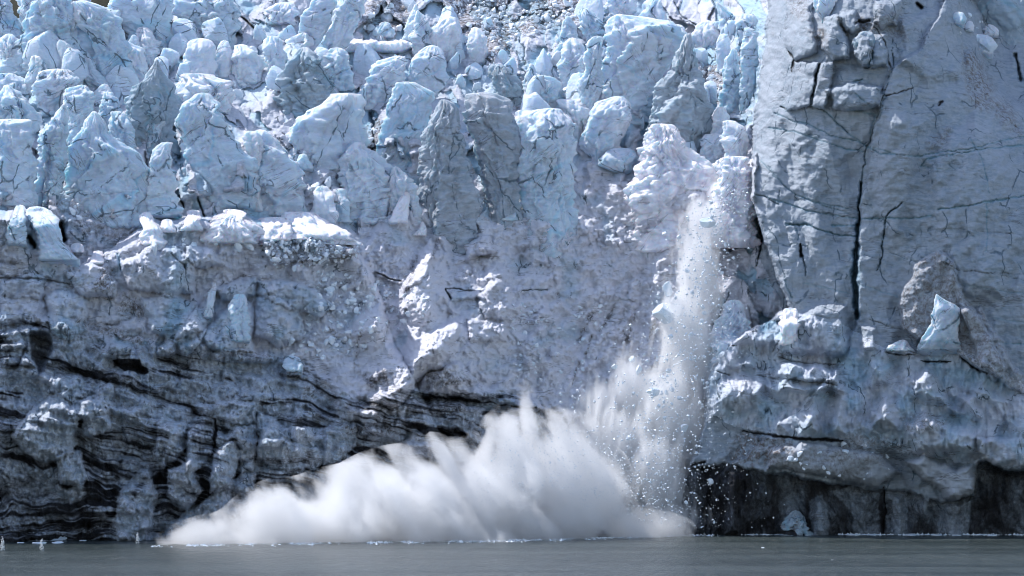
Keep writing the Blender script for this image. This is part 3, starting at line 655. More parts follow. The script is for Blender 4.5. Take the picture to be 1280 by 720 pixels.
Y -= (R_APRON * 1.6 + R_LOW * 1.8 + R_CAVE * .9 + R_MID * .8) * flute
Y -= (R_LOW * 1.0 + R_MID * 1.0 + R_BOWL * 0.9) * hackle * 0.8
Y -= broad * (1.5 + 3.0 * R_BOWL + 2.0 * R_LOW)
dgx = X0 * 0.87 + Z0 * 0.5; dgz = -X0 * 0.5 + Z0 * 0.87
Y -= R_BOWL * 0.9 * ridged(dgx * 0.5 + wob * .4, dgz * 0.11, 4, 67)
ledge = perlin(X0 * 0.06, ss * 0.55 + .4 * F1, None, 84)
Y -= R_LOW * (1.6 * smooth(-.15, .25, ledge) + 0.5 * perlin(X0 * 0.1, ss * 2.0, None, 85))

# ---- snow, blue and grit over the ground
sn = fbm(X0 * 0.2, Z0 * 0.2, oct=4, seed=101)
SNOW = np.clip(SNOW + R_BOWL * (0.55 + sn) + R_MID * (0.25 + sn * 0.8) + R_TOP * (0.2 + 0.8 * sn) + R_APRON * (0.15 + sn * .8) + rub * bal2 * 0.5, 0, 1) * (1 - 0.75 * smooth(0.2, 0.6, DIRT))
BLUE = np.clip(BLUE + R_TOP * smooth(0.0, 0.5, -fb - fa * .5 + sn * 0.5 + .15) * 1.0 + R_APRON * smooth(-0.3, 0.4, -sn) * 0.5 + R_MID * smooth(-.1, .4, -sn) * 0.45 + R_LOW * (1 - DIRT) * 0.35 + R_BUTT * 0.16 + R_BOWL * .4 * smooth(.05, .3, -sn) + crv * smooth(-.1, .3, sparse) * np.exp(-(ea / 0.07) ** 2) * 0.6, 0, 1)
gn = fbm(X0 * 0.45, Z0 * 0.45 + 9, oct=4, seed=103)
GRIT = np.clip(GRIT + R_TOP * smooth(0.2, 0.5, gn) * 0.45 + R_BOWL * smooth(0.2, 0.5, gn) * 0.3 + R_BUTT * smooth(0.2, 0.5, gn) * 0.3, 0, 1)
for s, g, d in (("400,10 560,-20 590,60 540,130 400,130", .9, .3), ("650,-20 960,-20 960,190 860,240 780,160", 1, .35), ("440,420 470,440 460,570 420,560", .9, .4), ("90,340 220,330 260,380 150,420", .9, .2)):
    patch('B', s, grit=g, dirt=d)
for s, g, d in (("0,50 130,-20 320,10 330,60 140,120 0,140", 1, .3), ("700,240 800,240 790,390 700,390", .8, .45), ("640,180 720,190 700,260", .9, .5), ("0,380 40,400 20,480", .8, .2)):
    patch('C', s, grit=g, dirt=d)

def base_at(px, py, arr=None):
    a = Y if arr is None else arr
    u = np.clip((np.asarray(px, np.float32) - gx[0]) / STEP, 0, len(gx) - 1.001); v = np.clip((np.asarray(py, np.float32) - gy[0]) / STEP, 0, len(gy) - 1.001)
    i = u.astype(int); j = v.astype(int); u = u - i; v = v - j
    return (a[j, i] * (1 - u) + a[j, i + 1] * u) * (1 - v) + (a[j + 1, i] * (1 - u) + a[j + 1, i + 1] * u) * v

# ---- mesh it, cut into the named stretches of the front
Xw, Zw = unproj(PX, PY, Y)
Vg = np.stack([Xw, Y, Zw], -1).reshape(-1, 3)
Mg = np.stack([DIRT, BLUE, SNOW, GRIT], -1).reshape(-1, 4)
nj, ni = PX.shape
idx = np.arange(nj * ni).reshape(nj, ni)
Fg = np.stack([idx[1:, :-1], idx[1:, 1:], idx[:-1, 1:], idx[:-1, :-1]], -1).reshape(-1, 4)
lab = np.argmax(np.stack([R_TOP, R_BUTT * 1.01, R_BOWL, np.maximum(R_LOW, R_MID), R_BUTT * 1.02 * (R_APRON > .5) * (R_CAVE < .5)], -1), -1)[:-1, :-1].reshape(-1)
CREST = np.interp(PX, [-200, 8, 12, 15, 24, 30, 110, 113, 124, 138, 143, 150, 1500], [-90, -90, 0, 24, 22, -90, -90, 2, 7, 9, 5, -90, -90])
keep = (PY > CREST)[:-1, :-1].reshape(-1)
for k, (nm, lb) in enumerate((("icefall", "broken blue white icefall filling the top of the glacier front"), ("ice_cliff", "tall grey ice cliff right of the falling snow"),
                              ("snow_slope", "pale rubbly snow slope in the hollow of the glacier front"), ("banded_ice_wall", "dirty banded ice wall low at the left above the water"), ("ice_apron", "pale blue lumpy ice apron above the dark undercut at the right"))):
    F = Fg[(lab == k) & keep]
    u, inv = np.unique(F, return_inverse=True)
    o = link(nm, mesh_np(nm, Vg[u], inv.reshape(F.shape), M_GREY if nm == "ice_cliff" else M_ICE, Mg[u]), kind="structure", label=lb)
print("BASE", len(Vg))
# ------------------------------------------------------------------ free-standing ice towers, fins and blocks (things)
def serac(crop, rows, label, dy=0.0, thick=0.75, snow=0.12, blue=0.62, grit=0.09, dirt=0.0, seed=0, rough=1.0, cat="serac", name="serac", group="ice towers of the glacier front", square=3.2, topfade=1.0, mat=None, tilt=0.0, y_at=None, crumb=0.0, proud=1.8):
    ox, oy, k = OFF[crop]
    R = np.array([[float(v) for v in r.split(',')] for r in rows.split()])
    py = oy + R[:, 0] / k; xl = ox + R[:, 1] / k; xr = ox + R[:, 2] / k
    cxb, pyb = (xl[-1] + xr[-1]) / 2, py[-1]
    n = max(6, int((py[-1] - py[0]) / 1.35) + 1)
    q = np.linspace(py[0], py[-1], n)
    L = np.interp(q, py, xl); Rr = np.interp(q, py, xr)
    if n > 12:
        for _ in range(1):
            L[1:-1] = (L[:-2] + 2 * L[1:-1] + L[2:]) / 4; Rr[1:-1] = (Rr[:-2] + 2 * Rr[1:-1] + Rr[2:]) / 4
    jg = np.clip((Rr - L) * .09, 0, 4) * min(1.0, rough * 1.2)
    L = L + jg * 2 * (fac(q / 9, q * 0 + seed, 31) + .5 * fac(q / 3.7, q * 0 + seed, 33)); Rr = Rr + jg * 2 * (fac(q / 9, q * 0 + seed, 32) + .5 * fac(q / 3.7, q * 0 + seed, 34))
    hw = np.maximum((Rr - L) / 2, 0.6); cx = (L + Rr) / 2
    rs = np.random.RandomState(seed + 1)
    maxw = hw.max() * MPP
    hmean = hw.mean()
    th0 = th = (0.35 * hmean + 0.65 * hw) * thick * MPP                 # half depth in metres
    y0 = float(np.median(base_at(np.linspace(xl[-1], xr[-1], 7), np.full(7, pyb), Y)))
    if crop in 'ABCD':
        # upright: the wall runs straight down until the slope in front of it takes over
        yc = np.full(n, y0 + th.mean() - 1.0 + .35 * dy)
        ex = [q[-1]]
        while len(ex) < (46 if name == 'serac' and n > 24 else 4) and float(np.percentile(base_at(np.linspace(L[-1], Rr[-1], 9), np.full(9, ex[-1]), Y), 80)) > yc[-1] - th[-1] - .8: ex.append(ex[-1] + 1.35)
        k_ = len(ex) - 1
        if k_:
            q = np.r_[q, ex[1:]]; gw = np.arange(1, k_ + 1) * .10
            cx = np.r_[cx, np.full(k_, cx[-1])]; hw = np.r_[hw, hw[-1] + gw]; th = np.r_[th, np.full(k_, th[-1])]; yc = np.r_[yc, np.full(k_, yc[-1])]; n = len(q)
        tk = min(9, n // 3); yc[-tk:] = yc[-tk:] + np.linspace(0, 1, tk) ** 1.5 * (3.0 + .8 * th[-1])
    else:
        yc = np.full(n, y0)
    m = int(np.clip((4 * maxw / MPP + 2 * th.max() / MPP) / 1.35, 28, 420))
    a = np.linspace(0, 2 * math.pi, m, endpoint=False)
    # cross-section cut by a handful of upright fracture planes, each leaning its own way
    K = 7 if square > 3 else 12
    ak = np.arange(K) * 2 * math.pi / K + rs.uniform(-.38, .38, K) * 7 / K + rs.rand() * 6
    dk = rs.uniform(.62, 1.0, K) if square > 3 else rs.uniform(.85, 1.0, K)
    sk = rs.uniform(-.45, .45, K) * (1 if square > 3 else .4)
    ca, sa = np.cos(a), np.sin(a)
    tt = np.linspace(0, 1, n)
    cs = np.cos(a[None] - ak[:, None])                                         # K x m
    def ring(t):
        t = np.asarray(t, np.float32)
        dd = dk[:, None] + sk[:, None] * (t[None] - .5)                         # K x n
        dd = np.maximum(dd, .3)
        r = np.min(np.where(cs[:, None] > .06, dd[:, :, None] / np.maximum(cs[:, None], .06), 9), 0)
        r = np.minimum(r, 1.5)
        x_, y_ = r * ca[None], r * sa[None]
        x_ = np.where(x_ > 0, x_ / x_.max(1, keepdims=True), -x_ / x_.min(1, keepdims=True))
        y_ = y_ / np.abs(y_).max(1, keepdims=True)
        return x_, y_
    s_ = smooth(.5, .93, tt)                                                  # the foot runs back into the slope
    yb = base_at(cx, q, Y)
    if n > 8:
        yb = np.convolve(np.pad(yb, 4, 'edge'), np.ones(9) / 9, 'valid')
    if crop in 'EFGHILf':                                  # lower blocks are half sunk in the front
        yc = yb * .5 + np.percentile(yb, 35) * .5 + th - proud
    if crop not in 'ABCD': yc = np.maximum(yc, yb + th - 13.0 * (1 - s_) + 1.2 * s_)
    bev = np.clip((q - q[0]) / min(8 + 0.10 * (q[-1] - q[0]), 0.6 * (q[-1] - q[0])), 0, 1)
    bev = 0.30 + 0.70 * (0.6 * bev + 0.4 * np.sqrt(1 - (1 - bev) ** 2))                 # the brow leans back from its front face
    yc = yc + th * (1 - bev) * 0.9; th = th * bev
    rings = []
    caps = (0.0, 0.45, 0.75, 0.92)
    for s in caps:
        rings.append((q[0] - (1.6 if s < .9 else 1.0) * (1 - s) , cx[0], hw[0] * s, th[0] * s, yc[0]))
    for i in range(n): rings.append((q[i], cx[i], hw[i], th[i], yc[i]))
    RG = np.array(rings)
    ux, uy = ring(np.r_[np.zeros(len(caps)), tt])
    yy = RG[:, 4][:, None] + RG[:, 3][:, None] * uy
    pp = RG[:, 1][:, None] + RG[:, 2][:, None] * ux
    sc_ = MPP * (RG[:, 4][:, None] + DIST) / DIST
    x = (pp - 640) * sc_; z = CAM_H + (490 - RG[:, 0][:, None]) * sc_ + 0 * pp
    # fracture relief, pushed out along the ring normal
    nx = ux * np.abs(ux) ** 1.2; ny = uy * np.abs(uy) ** 1.2
    nl = np.sqrt(nx * nx + ny * ny) + 1e-6; nx, ny = nx / nl, ny / nl
    o = seed * 13.7
    W = max(1.2, min(hmean * MPP, 6.0))
    per = np.linspace(0, (4 * hmean * MPP + 2 * th0.mean()), m)
    U = np.broadcast_to(per[None], x.shape) + o
    wv = fbm(U * .4, z * .4, oct=3, seed=5) * .3
    f1 = facs(U + wv, z * .7, seed + 300, (W * 0.95, W * 0.42), 0.5)
    f2 = facs(U + wv * .5, z * .85 + wv * .3, seed + 320, (W * 0.26, W * .12), 0.55)
    f3 = fbm(U * 1.3, z * 1.3, oct=5, seed=303, gain=.62)
    lump = fbm(U * .55 / W * 2, z * .55 / W * 2, oct=3, seed=304)
    step = smooth(-.015, .015, fac(U / (W * .9), z / (W * 1.5), seed + 340) + .08 * f3) + .6 * smooth(-.015, .015, fac(U / (W * .4), z / (W * .7), seed + 350) + .06 * f3) - .8
    amp = np.clip(np.minimum(RG[:, 2] * MPP, RG[:, 3] * 1.4)[:, None], 0.05, 3.6) * rough
    d = amp * (0.46 * f1 + 0.26 * f2 + 0.10 * f3 + .20 * step)
    if crumb:
        d = d + amp * 0 + crumb * (0.9 * cells(U * .8, z * .8, seed=seed + 7, balls=True) + .45 * cells(U * 2.0, z * 2.0, seed=seed + 8, balls=True)) * np.clip(RG[:, 2] * MPP, 0, 1)[:, None]
    x = x + nx * d * .85; yy = yy + ny * d * 1.2
    topw = np.linspace(1, 0, len(RG))[:, None]
    z = z + amp * (0.35 * f1 + 0.2 * f2 + .12 * f3) * np.clip(topw * 3 - 1.6, 0, 1)
    e1 = np.abs(fac(U / (W * 1.3), z / (W * 1.6), seed + 340) + .12 * lump) * 2
    V = np.stack([x, yy, z], -1).reshape(-1, 3)
    nr = len(RG); I = np.arange(nr * m).reshape(nr, m); J = np.roll(I, -1, 1)
    F = np.stack([I[1:], J[1:], J[:-1], I[:-1]], -1).reshape(-1, 4)
    g = fbm(x * .5 + o, z * .5, yy * .5, oct=4, seed=305); g2 = fbm(x * .22 + o, z * .3, yy * .22, oct=3, seed=306)
    band = perlin(x * .1 + o, z * .9 + .25 * x + g2 * 2, yy * .1, 307)
    B = np.clip(blue * (0.8 + g2) + 0.5 * smooth(.12, 0, e1) * blue * 2, 0, 1)
    S = np.clip(snow + g2 * .7 + topw ** 6 * .5 * topfade, 0, 1)
    G = np.clip(grit * (smooth(0.0, .35, g) * 1.6 + smooth(.25, .5, band) * .9), 0, 1)
    D = np.clip(dirt * smooth(.1, .5, band + g * .5) * 1.3 + .55 * smooth(.42, .6, band) * (grit > .1) * .6, 0, 1)
    me = mesh_np(name, V, F, mat or M_SERAC, np.stack([D + 0 * x, B, S, G], -1).reshape(-1, 4))
    # keep the ring origin at the foot
    org = Vector((float((cxb - 640) * MPP), float(y0), float(z[-1].mean())))
    me.transform(Matrix.Translation(-org))
    ob = link(name, me, None, label, cat, group)
    ob.location = org
    return ob

YS = Y - 2.4 * R_TOP  # rest surfaces for the towers
sd_ = [0]
def S(crop, rows, label, **kw):
    sd_[0] += 1
    return serac(crop, rows, label, seed=sd_[0], **kw)

# top left
S('A', "-30,75,160 5,68,170 40,65,172 80,88,150 110,80,160", "pale blue rounded ice knob beside the dark gap at the top left corner", blue=.5, snow=.4)
S('A', "-60,100,200 0,120,240 30,110,270 60,95,290 100,90,312 160,60,330 230,20,400 320,0,440", "broad smooth ice slab below the dark gap at the top left", dy=1, thick=.5, grit=.3)
S('A', "-20,-40,35 30,-60,48 80,-60,60 150,-60,90", "ice slab at the left edge just below the top corner gap", thick=.6)
S('A', "6,275,325 25,270,385 45,280,412 90,300,438 140,330,470 200,350,490 310,330,500", "leaning ice slab under the long dark gap in the crest", dy=.5, thick=.5, grit=.2)
S('A', "-30,440,600 0,425,640 60,412,645 120,470,648 200,490,640", "tall cracked ice wall right of the dark gaps in the crest", thick=.4, dy=1)
S('A', "-30,680,860 20,672,870 60,662,890 110,680,895 180,690,870", "cracked ice block behind the two glowing blue domes", thick=.5, grit=.3)
S('A', "104,520,555 120,505,570 150,490,585 200,480,595 250,480,590", "rounded ice hump left of the two glowing blue domes", snow=.5)
S('A', "147,730,780 155,715,795 172,702,806 210,690,808 245,676,806 290,655,805", "larger of the two glowing pale blue ice domes", blue=.55, snow=.5, rough=.45, square=2.4)
S('A', "155,828,856 168,820,864 190,812,874 220,808,876 290,800,868", "smaller of the two glowing pale blue ice domes", blue=.55, snow=.5, rough=.45, square=2.4)
S('A', "226,584,592 240,576,598 262,565,605 290,545,620 320,515,652 370,482,668 420,458,672 470,462,660 540,480,650", "pointed pyramid of grey ice with a thin spire at its tip", thick=.45, dy=-1, snow=.1, mat=M_GREYSERAC)
S('A', "262,175,252 275,150,270 300,142,290 330,132,302 370,138,245 430,145,235", "flat topped ice block above the row of teeth at the upper left", blue=.35)
S('A', "322,290,330 338,245,345 370,235,357 410,240,352 460,255,320 540,240,310", "chunky ice tooth right of the flat topped block", thick=.7)
S('A', "318,380,408 340,352,418 385,350,416 430,360,400", "glowing blue ice stub behind the small grey tooth", blue=.7, snow=.3, rough=.6, dy=1)
S('A', "348,388,422 370,378,442 410,372,448 480,370,440", "small grey ice tooth in front of the glowing stub", dy=-1)
S('A', "278,10,60 300,-20,95 340,-20,120 410,-20,130", "rounded ice shoulder at the left edge above the dark diagonal crack")
S('A', "322,15,42 345,0,80 385,-30,130 430,-30,148 520,-30,130", "pointed ice tooth at the left edge in front of the rounded shoulder", dy=-1.5)
S('A', "130,20,45 155,-10,80 200,-10,96 300,-10,105", "upright ice block at the left edge below the top corner slab", blue=.3)
S('A', "212,115,150 245,105,165 310,100,170", "narrow upright ice stub left of the broad veined slab", snow=.3)
S('A', "220,308,338 240,295,352 280,285,372 350,270,450", "low ice cone behind the pointed pyramid", dy=.5)
S('A', "160,460,490 190,445,545 240,450,552 330,490,560", "ice block right of the dark blue diagonal crevasse", snow=.4)
S('A', "203,508,518 240,507,545 310,510,545", "thin glowing blue fin behind the pointed pyramid", blue=.8, rough=.5)
S('A', "390,235,246 420,210,249 460,182,252 500,150,255 580,135,250 650,130,235 740,110,220", "narrow ice spire on the left of the dark zigzag crevasse", dy=-1.5, grit=.25)
S('A', "420,345,362 450,322,392 500,300,410 560,265,500 640,240,560 740,230,570", "broad grey ice wall right of the dark zigzag crevasse", dy=-.5, thick=.4, snow=.15)
S('A', "420,415,452 450,410,485 490,413,505 560,420,505", "jagged ice tooth on top of the broad grey wall", dy=-1)
S('A', "434,540,590 460,520,615 500,525,605 560,530,590", "square ice block at the foot of the pointed pyramid", dy=-1, grit=.3)
S('A', "352,735,780 380,705,812 430,672,832 520,662,880 600,690,940 740,700,960", "square shouldered ice wall right of the blue crevasse pocket", thick=.4)
S('A', "536,600,650 560,575,642 620,560,640 680,535,662 760,525,680 815,525,690", "leaning pale slab left of the dark blue crevasse pocket", dy=-2.5, thick=.45, snow=.3)
S('A', "450,-30,100 500,-30,118 600,-30,126 780,-30,135", "grey ice wall cut off by the left edge, beside the narrow spire", thick=.4)
S('A', "280,690,790 310,680,850 345,680,880 400,690,880", "heap of small bright ice blocks under the glowing domes", snow=.6, rough=1, crumb=1.2)
S('A', "170,880,930 195,865,960 240,868,980 310,870,970", "bright block of ice right of the smaller glowing dome", snow=.5)
S('A', "495,920,960 520,910,990 560,925,985 640,930,970", "small bright block on the shoulder of the square ice wall", snow=.6, dy=-1)
# top centre left
S('B', "12,72,140 30,45,150 55,42,152 100,50,150", "square pale ice block near the top edge left of the leaning fin", blue=.3, snow=.4)
S('B', "-30,225,262 10,205,295 50,190,290 100,165,272 150,150,245 200,145,215", "tall leaning ice fin reaching the top edge above the white shelf", thick=.45, blue=.35)
S('B', "-30,335,420 20,312,415 60,300,395 100,280,372 150,245,350 210,215,305", "long leaning ice ridge falling toward the left from the top edge", snow=.5, thick=.6)
S('B', "18,594,604 60,580,612 100,560,622 160,540,630", "sharp ice spike left of the bright rounded slab near the top", snow=.4)
S('B', "42,602,615 80,592,642 130,585,662 205,580,690", "thin ice slab between the sharp spike and the bright rounded slab", blue=.3)
S('B', "65,705,748 80,680,760 105,662,766 150,655,762 210,660,742", "bright rounded slab standing above the dirty hollow", snow=.6, blue=.4, rough=.6)
S('B', "105,808,836 125,795,858 150,790,870 190,790,873 220,800,870", "bright thumb of ice standing in the dark rubble near the top", snow=.6, rough=.6, square=2.3)
S('B', "173,640,680 185,618,695 210,600,706 250,578,716 290,556,722 320,570,705 345,610,685 365,635,665", "large oval ice block tilted on the cracked wall", dy=-3, thick=.6, rough=.5, snow=.25, square=2.5)
S('B', "180,165,190 205,142,215 250,122,232 300,92,272 350,80,282 420,80,250", "grey shadowed ice mound with a dirt vein left of the white shelf", grit=.3, mat=M_GREYSERAC)
S('B', "182,280,320 205,262,345 250,256,350 330,262,362", "ice stub between the grey mound and the white shelf")
S('B', "140,350,520 160,330,580 185,335,600 215,345,590", "flat snow covered shelf below the dirty hollow", snow=1, thick=1.6, rough=.8, cat="ice shelf", name="ice_shelf", group="ice blocks of the glacier front")
S('B', "213,515,562 235,455,562 280,425,552 320,405,545 380,395,540", "ice block under the snow covered shelf", snow=.4)
S('B', "353,275,390 380,250,412 430,185,413 480,120,416 590,105,430", "wide low ice wall below the grey shadowed mound", thick=.35, snow=.35)
S('B', "310,530,600 350,510,660 420,480,652 500,460,645 620,435,612", "cracked ice wall behind the tall grey tower", thick=.35, grit=.2)
S('B', "375,690,712 388,678,742 415,668,752 450,640,758 490,622,762 560,608,774 640,605,796 740,600,830 800,598,838", "tall dark grey monolith standing free in the middle of the icefall", dy=-9, thick=.7, snow=0, blue=.25, grit=.25, rough=.65, mat=M_GREYSERAC)
S('B', "350,800,905 375,786,962 430,785,972 480,800,985 560,812,988 650,830,992 740,850,1000 800,860,1000", "tall grey tower right of the monolith with a blue lit seam between", dy=-4, thick=.6, snow=.05, grit=.2, blue=.25, rough=.7, mat=M_GREYSERAC)
S('B', "243,885,925 262,866,958 300,872,985 345,900,1010 400,920,1010", "hooked ice knob on top of the right hand grey tower", dy=0, thick=.8, grit=.25, mat=M_GREYSERAC)
S('B', "536,365,402 555,345,410 580,320,440 620,300,485 680,300,515 780,305,540", "bulky double headed ice block left of the tall monolith", dy=-3, thick=.7, snow=.35)
S('B', "628,510,538 655,500,570 700,490,602 780,480,615", "glossy ice block squeezed between the double headed block and the monolith", dy=-2.5, blue=.3)
S('B', "490,0,32 520,-30,70 580,-60,120 640,-80,162 760,-100,200", "smooth cone of ice above the bright crest at the left", thick=.5, dy=-.5, snow=.3)
S('B', "138,40,80 165,28,106 200,27,112 260,40,110", "small square ice block left of the grey shadowed mound", snow=.4)
S('B', "126,165,196 150,120,203 220,112,205", "bright little ice block under the leaning fin", snow=.5)
S('B', "85,470,496 105,447,508 145,438,510", "rounded boulder of ice lying in the dirty hollow", dy=-1, grit=.4, group="ice blocks of the glacier front", cat="ice block", name="ice_block")
S('B', "580,160,190 605,150,200 640,165,215", "small ice block in the rubble gully beside the smooth cone", dy=-2, group="ice blocks of the glacier front", cat="ice block", name="ice_block")
# top centre right
S('C', "58,385,420 70,360,520 95,350,582 130,345,642 180,345,642 220,340,610 280,335,560 350,325,520 420,315,480", "wide massive ice block with a scalloped snowy top", dy=-1, thick=.45, snow=.3)
S('C', "138,302,340 160,285,343 220,272,340 280,272,336 320,250,332 420,240,312", "narrow blue ice pillar against the left side of the wide block", dy=-2, blue=.5)
S('C', "410,95,185 425,40,195 440,25,212 475,30,220 500,20,225 560,18,228 640,20,228 720,25,235 820,28,245", "stubby square tower with a rounded snow cap over a dark blue seam", dy=-3.5, thick=.75, grit=.15, rough=.7)
S('C', "415,20,70 440,12,90 480,15,95 530,20,90", "small rounded lump on the left shoulder of the stubby square tower", dy=-3, snow=.4)
S('C', "128,648,672 170,628,680 220,615,692 270,592,702 320,560,712 400,530,732 480,520,742 560,545,735 620,570,720", "long grey ridge of ice rising to a blunt tip beside the dirty gully", dy=-2.5, thick=.6, snow=.3, mat=M_GREYSERAC)
S('C', "242,62,78 280,50,98 310,40,180 360,35,182 430,25,182", "twin peaked blue pyramid above the stubby square tower", blue=.45)
S('C', "145,215,242 170,200,272 210,190,282 270,180,282 340,170,270", "craggy pale ice stack between the blue pyramid and the wide block", snow=.4)
S('C', "62,200,216 100,185,240 150,172,245 210,155,240", "pointed ice block under the dirty rubble at the top", snow=.3, grit=.3)
S('C', "34,255,290 60,246,312 100,245,350 170,250,340", "cracked ice block standing on dark dirt near the top", grit=.4)
S('C', "-40,365,455 0,358,462 40,345,470 90,340,470", "smooth ice slab cut by the top edge behind the wide block", snow=.4)
S('C', "0,530,560 40,495,562 80,480,580 130,480,580", "split ice wedge at the top edge behind the wide block", blue=.4)
S('C', "94,585,640 120,580,648 170,582,645", "small bright block behind the right end of the wide block", snow=.5, dy=1)
S('C', "80,720,746 95,685,765 125,682,770 180,690,770", "bright flat topped block right of the blunt ridge tip", snow=.5, blue=.35)
S('C', "130,778,808 155,762,818 190,762,819 250,770,820", "glowing light blue ice stub above the dirty gully", blue=.6, snow=.5, rough=.5)
S('C', "10,765,774 40,768,815 65,778,845 110,785,840", "thin pointed spire near the top edge right of the flat topped block", snow=.3)
S('C', "55,852,905 80,840,918 120,842,922 170,845,920", "blue lit ice block high beside the right hand cliff", blue=.45)
S('C', "104,870,892 125,866,926 180,864,922 250,858,916 370,855,912", "square ice pillar close against the right hand cliff", snow=.2)
S('C', "185,822,840 220,805,852 280,795,856 400,780,862", "slim grey pillar right of the dirty gully")
S('C', "364,375,420 388,325,446 440,282,442 500,247,422 550,258,402 590,300,350", "big boulder of ice tilted to the left above the smooth slope", dy=-3, thick=.7, rough=.6, snow=.35, square=2.6)
S('C', "325,395,450 345,388,470 380,395,465", "small ice block on the back of the tilted boulder", dy=-3, snow=.5, group="ice blocks of the glacier front", cat="ice block", name="ice_block")
S('C', "558,375,450 590,335,472 620,330,455 655,395,440", "loaf shaped ice block at the head of the smooth slope", dy=-1.5, square=2.5, rough=.6, group="ice blocks of the glacier front", cat="ice block", name="ice_block")
S('C', "468,540,582 500,520,612 550,500,650 600,480,715 640,465,738 700,455,742 790,450,760", "bright snow crusted mound at the head of the falling ice", dy=-3, snow=1, rough=1.0, crumb=1.1, square=2.4)
S('C', "505,725,790 530,705,800 580,706,800 630,715,790", "striped ice block above the bright snow crusted mound", dy=-2, blue=.4, group="ice blocks of the glacier front", cat="ice block", name="ice_block")
S('C', "404,772,800 440,750,812 520,738,802", "pale wedge of ice below the slim grey pillar", dy=-1.5, snow=.4)
S('C', "455,790,840 480,782,870 530,790,890 580,800,880", "rough pale block next to the edge of the right hand cliff", dy=-2, snow=.6)
S('C', "590,800,880 620,780,895 680,770,900 750,770,900", "snowy block where the falling ice starts, against the cliff edge", dy=-2, snow=1, rough=.9, crumb=1.0)
S('C', "375,165,250 400,175,270 440,190,285 520,230,270", "pale sloping block right of the stubby square tower", dy=-1.5, snow=.5)
# right
S('D', "-40,780,1000 10,760,1000 50,770,1000 90,800,1010 140,840,1010", "grey overhanging ice dome in the top right corner", dy=-2, thick=.5, rough=.5, square=2.3, mat=M_GREYSERAC)
S('D', "132,745,830 145,735,850 180,745,850 215,790,840", "pale block lying in the brown dirt right of the cliff crest", dy=-2.5, snow=.4, rough=.7, cat="ice block", name="ice_block", group="ice blocks of the glacier front")
S('D', "48,700,735 65,690,742 95,695,738", "round ice boulder in the gully right of the cliff crest", dy=-2.5, square=2.2, cat="ice block", name="ice_block", group="ice blocks of the glacier front")
S('D', "82,745,768 95,735,776 112,738,772", "small snow topped boulder between the gully blocks at the top right", dy=-2.5, square=2.2, snow=.6, cat="ice block", name="ice_block", group="ice blocks of the glacier front")
S('D', "95,815,845 112,805,862 135,812,860", "flat snowy boulder under the overhanging dome", dy=-2.5, square=2.2, snow=.6, cat="ice block", name="ice_block", group="ice blocks of the glacier front")
S('D', "-30,170,260 0,168,258 40,175,245 75,200,215", "glowing blue notch of ice on the crest of the right hand cliff", dy=2, blue=.8, snow=.5, rough=.5)
S('D', "120,345,392 150,325,398 190,318,395 230,335,392 255,355,380", "grey ice block jammed below the crest of the right hand cliff", dy=-2.5, thick=.6, snow=0, cat="ice block", name="ice_block", group="ice blocks of the glacier front", mat=M_GREYSERAC)
S('H', "386,628,638 405,622,665 425,615,700 440,612,714 475,612,713 510,604,712 545,585,716 590,562,720 615,566,722 640,590,715 660,640,700", "pale blue pinnacle block standing on the gravelly fan", proud=3, dy=-4.5, thick=.6, snow=0, blue=.4, grit=0, rough=.5, square=3.4)
S('H', "558,490,520 575,455,540 592,442,548 606,450,545", "flat ice block jutting out left of the pale blue pinnacle", dy=-4, thick=.7, snow=.4, cat="ice block", name="ice_block", group="ice blocks of the glacier front")
S('H', "438,60,105 455,48,118 490,44,120 530,42,110 600,40,100", "white sunlit block on the left shoulder of the right hand cliff foot", dy=-4, thick=.8, snow=1)
S('G', "408,815,850 430,795,872 470,785,886 520,772,900 570,760,910 640,760,930", "blue grey ice buttress block beside the falling ice", dy=-3.5, thick=.7, blue=.35, snow=.1)
# left shelf
S('E', "58,115,165 72,98,195 95,100,210 125,118,220 160,140,224 200,140,240 250,140,285 310,160,310", "hooked arch of smooth ice on the left shelf", proud=3.2, dy=-3.5, thick=.75, rough=.5, snow=.2, square=2.3)
S('E', "52,60,92 75,45,100 110,35,98 160,25,95 230,30,110", "lumpy ice block left of the hooked arch", dy=-3, grit=.3)
S('E', "78,535,562 92,522,574 112,530,578 140,538,604 170,530,610 220,515,625", "thumb shaped knob of white ice on the shelf crest", dy=-2, snow=.8, square=2.3, rough=.8)
S('E', "105,610,645 125,600,660 165,600,665", "small bright block right of the thumb shaped knob", dy=-2, snow=.8, cat="ice block", name="ice_block", group="ice blocks of the glacier front")
S('E', "70,700,750 90,700,755 110,690,748 160,670,760", "square white ice stub on the shelf crest", dy=-2, snow=.8)
S('E', "68,840,880 90,830,920 120,790,940 160,760,960 220,760,980", "crumbly white ice heap on the shelf crest", dy=-2, snow=.9, rough=.9, crumb=1.2)
S('E', "224,350,385 245,342,388 280,345,386", "single white ice boulder perched at the left end of the shelf", dy=-3, snow=.9, square=2.3, cat="ice block", name="ice_block", group="ice blocks of the glacier front")
S('E', "50,415,448 75,412,455 110,420,452", "small white ice stub on the gravel below the leaning slab", dy=-2, snow=.7, cat="ice block", name="ice_block", group="ice blocks of the glacier front")
S('E', "195,270,305 210,265,320 235,275,318", "white ice boulder between the hooked arch and the shelf crest", dy=-2.5, snow=.8, square=2.3, cat="ice block", name="ice_block", group="ice blocks of the glacier front")
S('E', "385,880,915 420,860,925 480,845,935 560,830,940 600,810,930", "fluted pale turquoise ice buttress under the shelf", dy=-4, thick=.7, blue=.6, snow=0)
S('E', "345,800,812 380,775,808 440,770,800 500,745,800", "pale fin of ice left of the fluted turquoise buttress", dy=-4, thick=.7, blue=.4)
S('F', "-20,228,268 0,216,284 50,220,296 100,215,305 150,225,300", "glowing pale blue fin on the crest right of the crumbly heap", dy=-3, thick=.5, blue=.5, snow=.6, rough=.6)
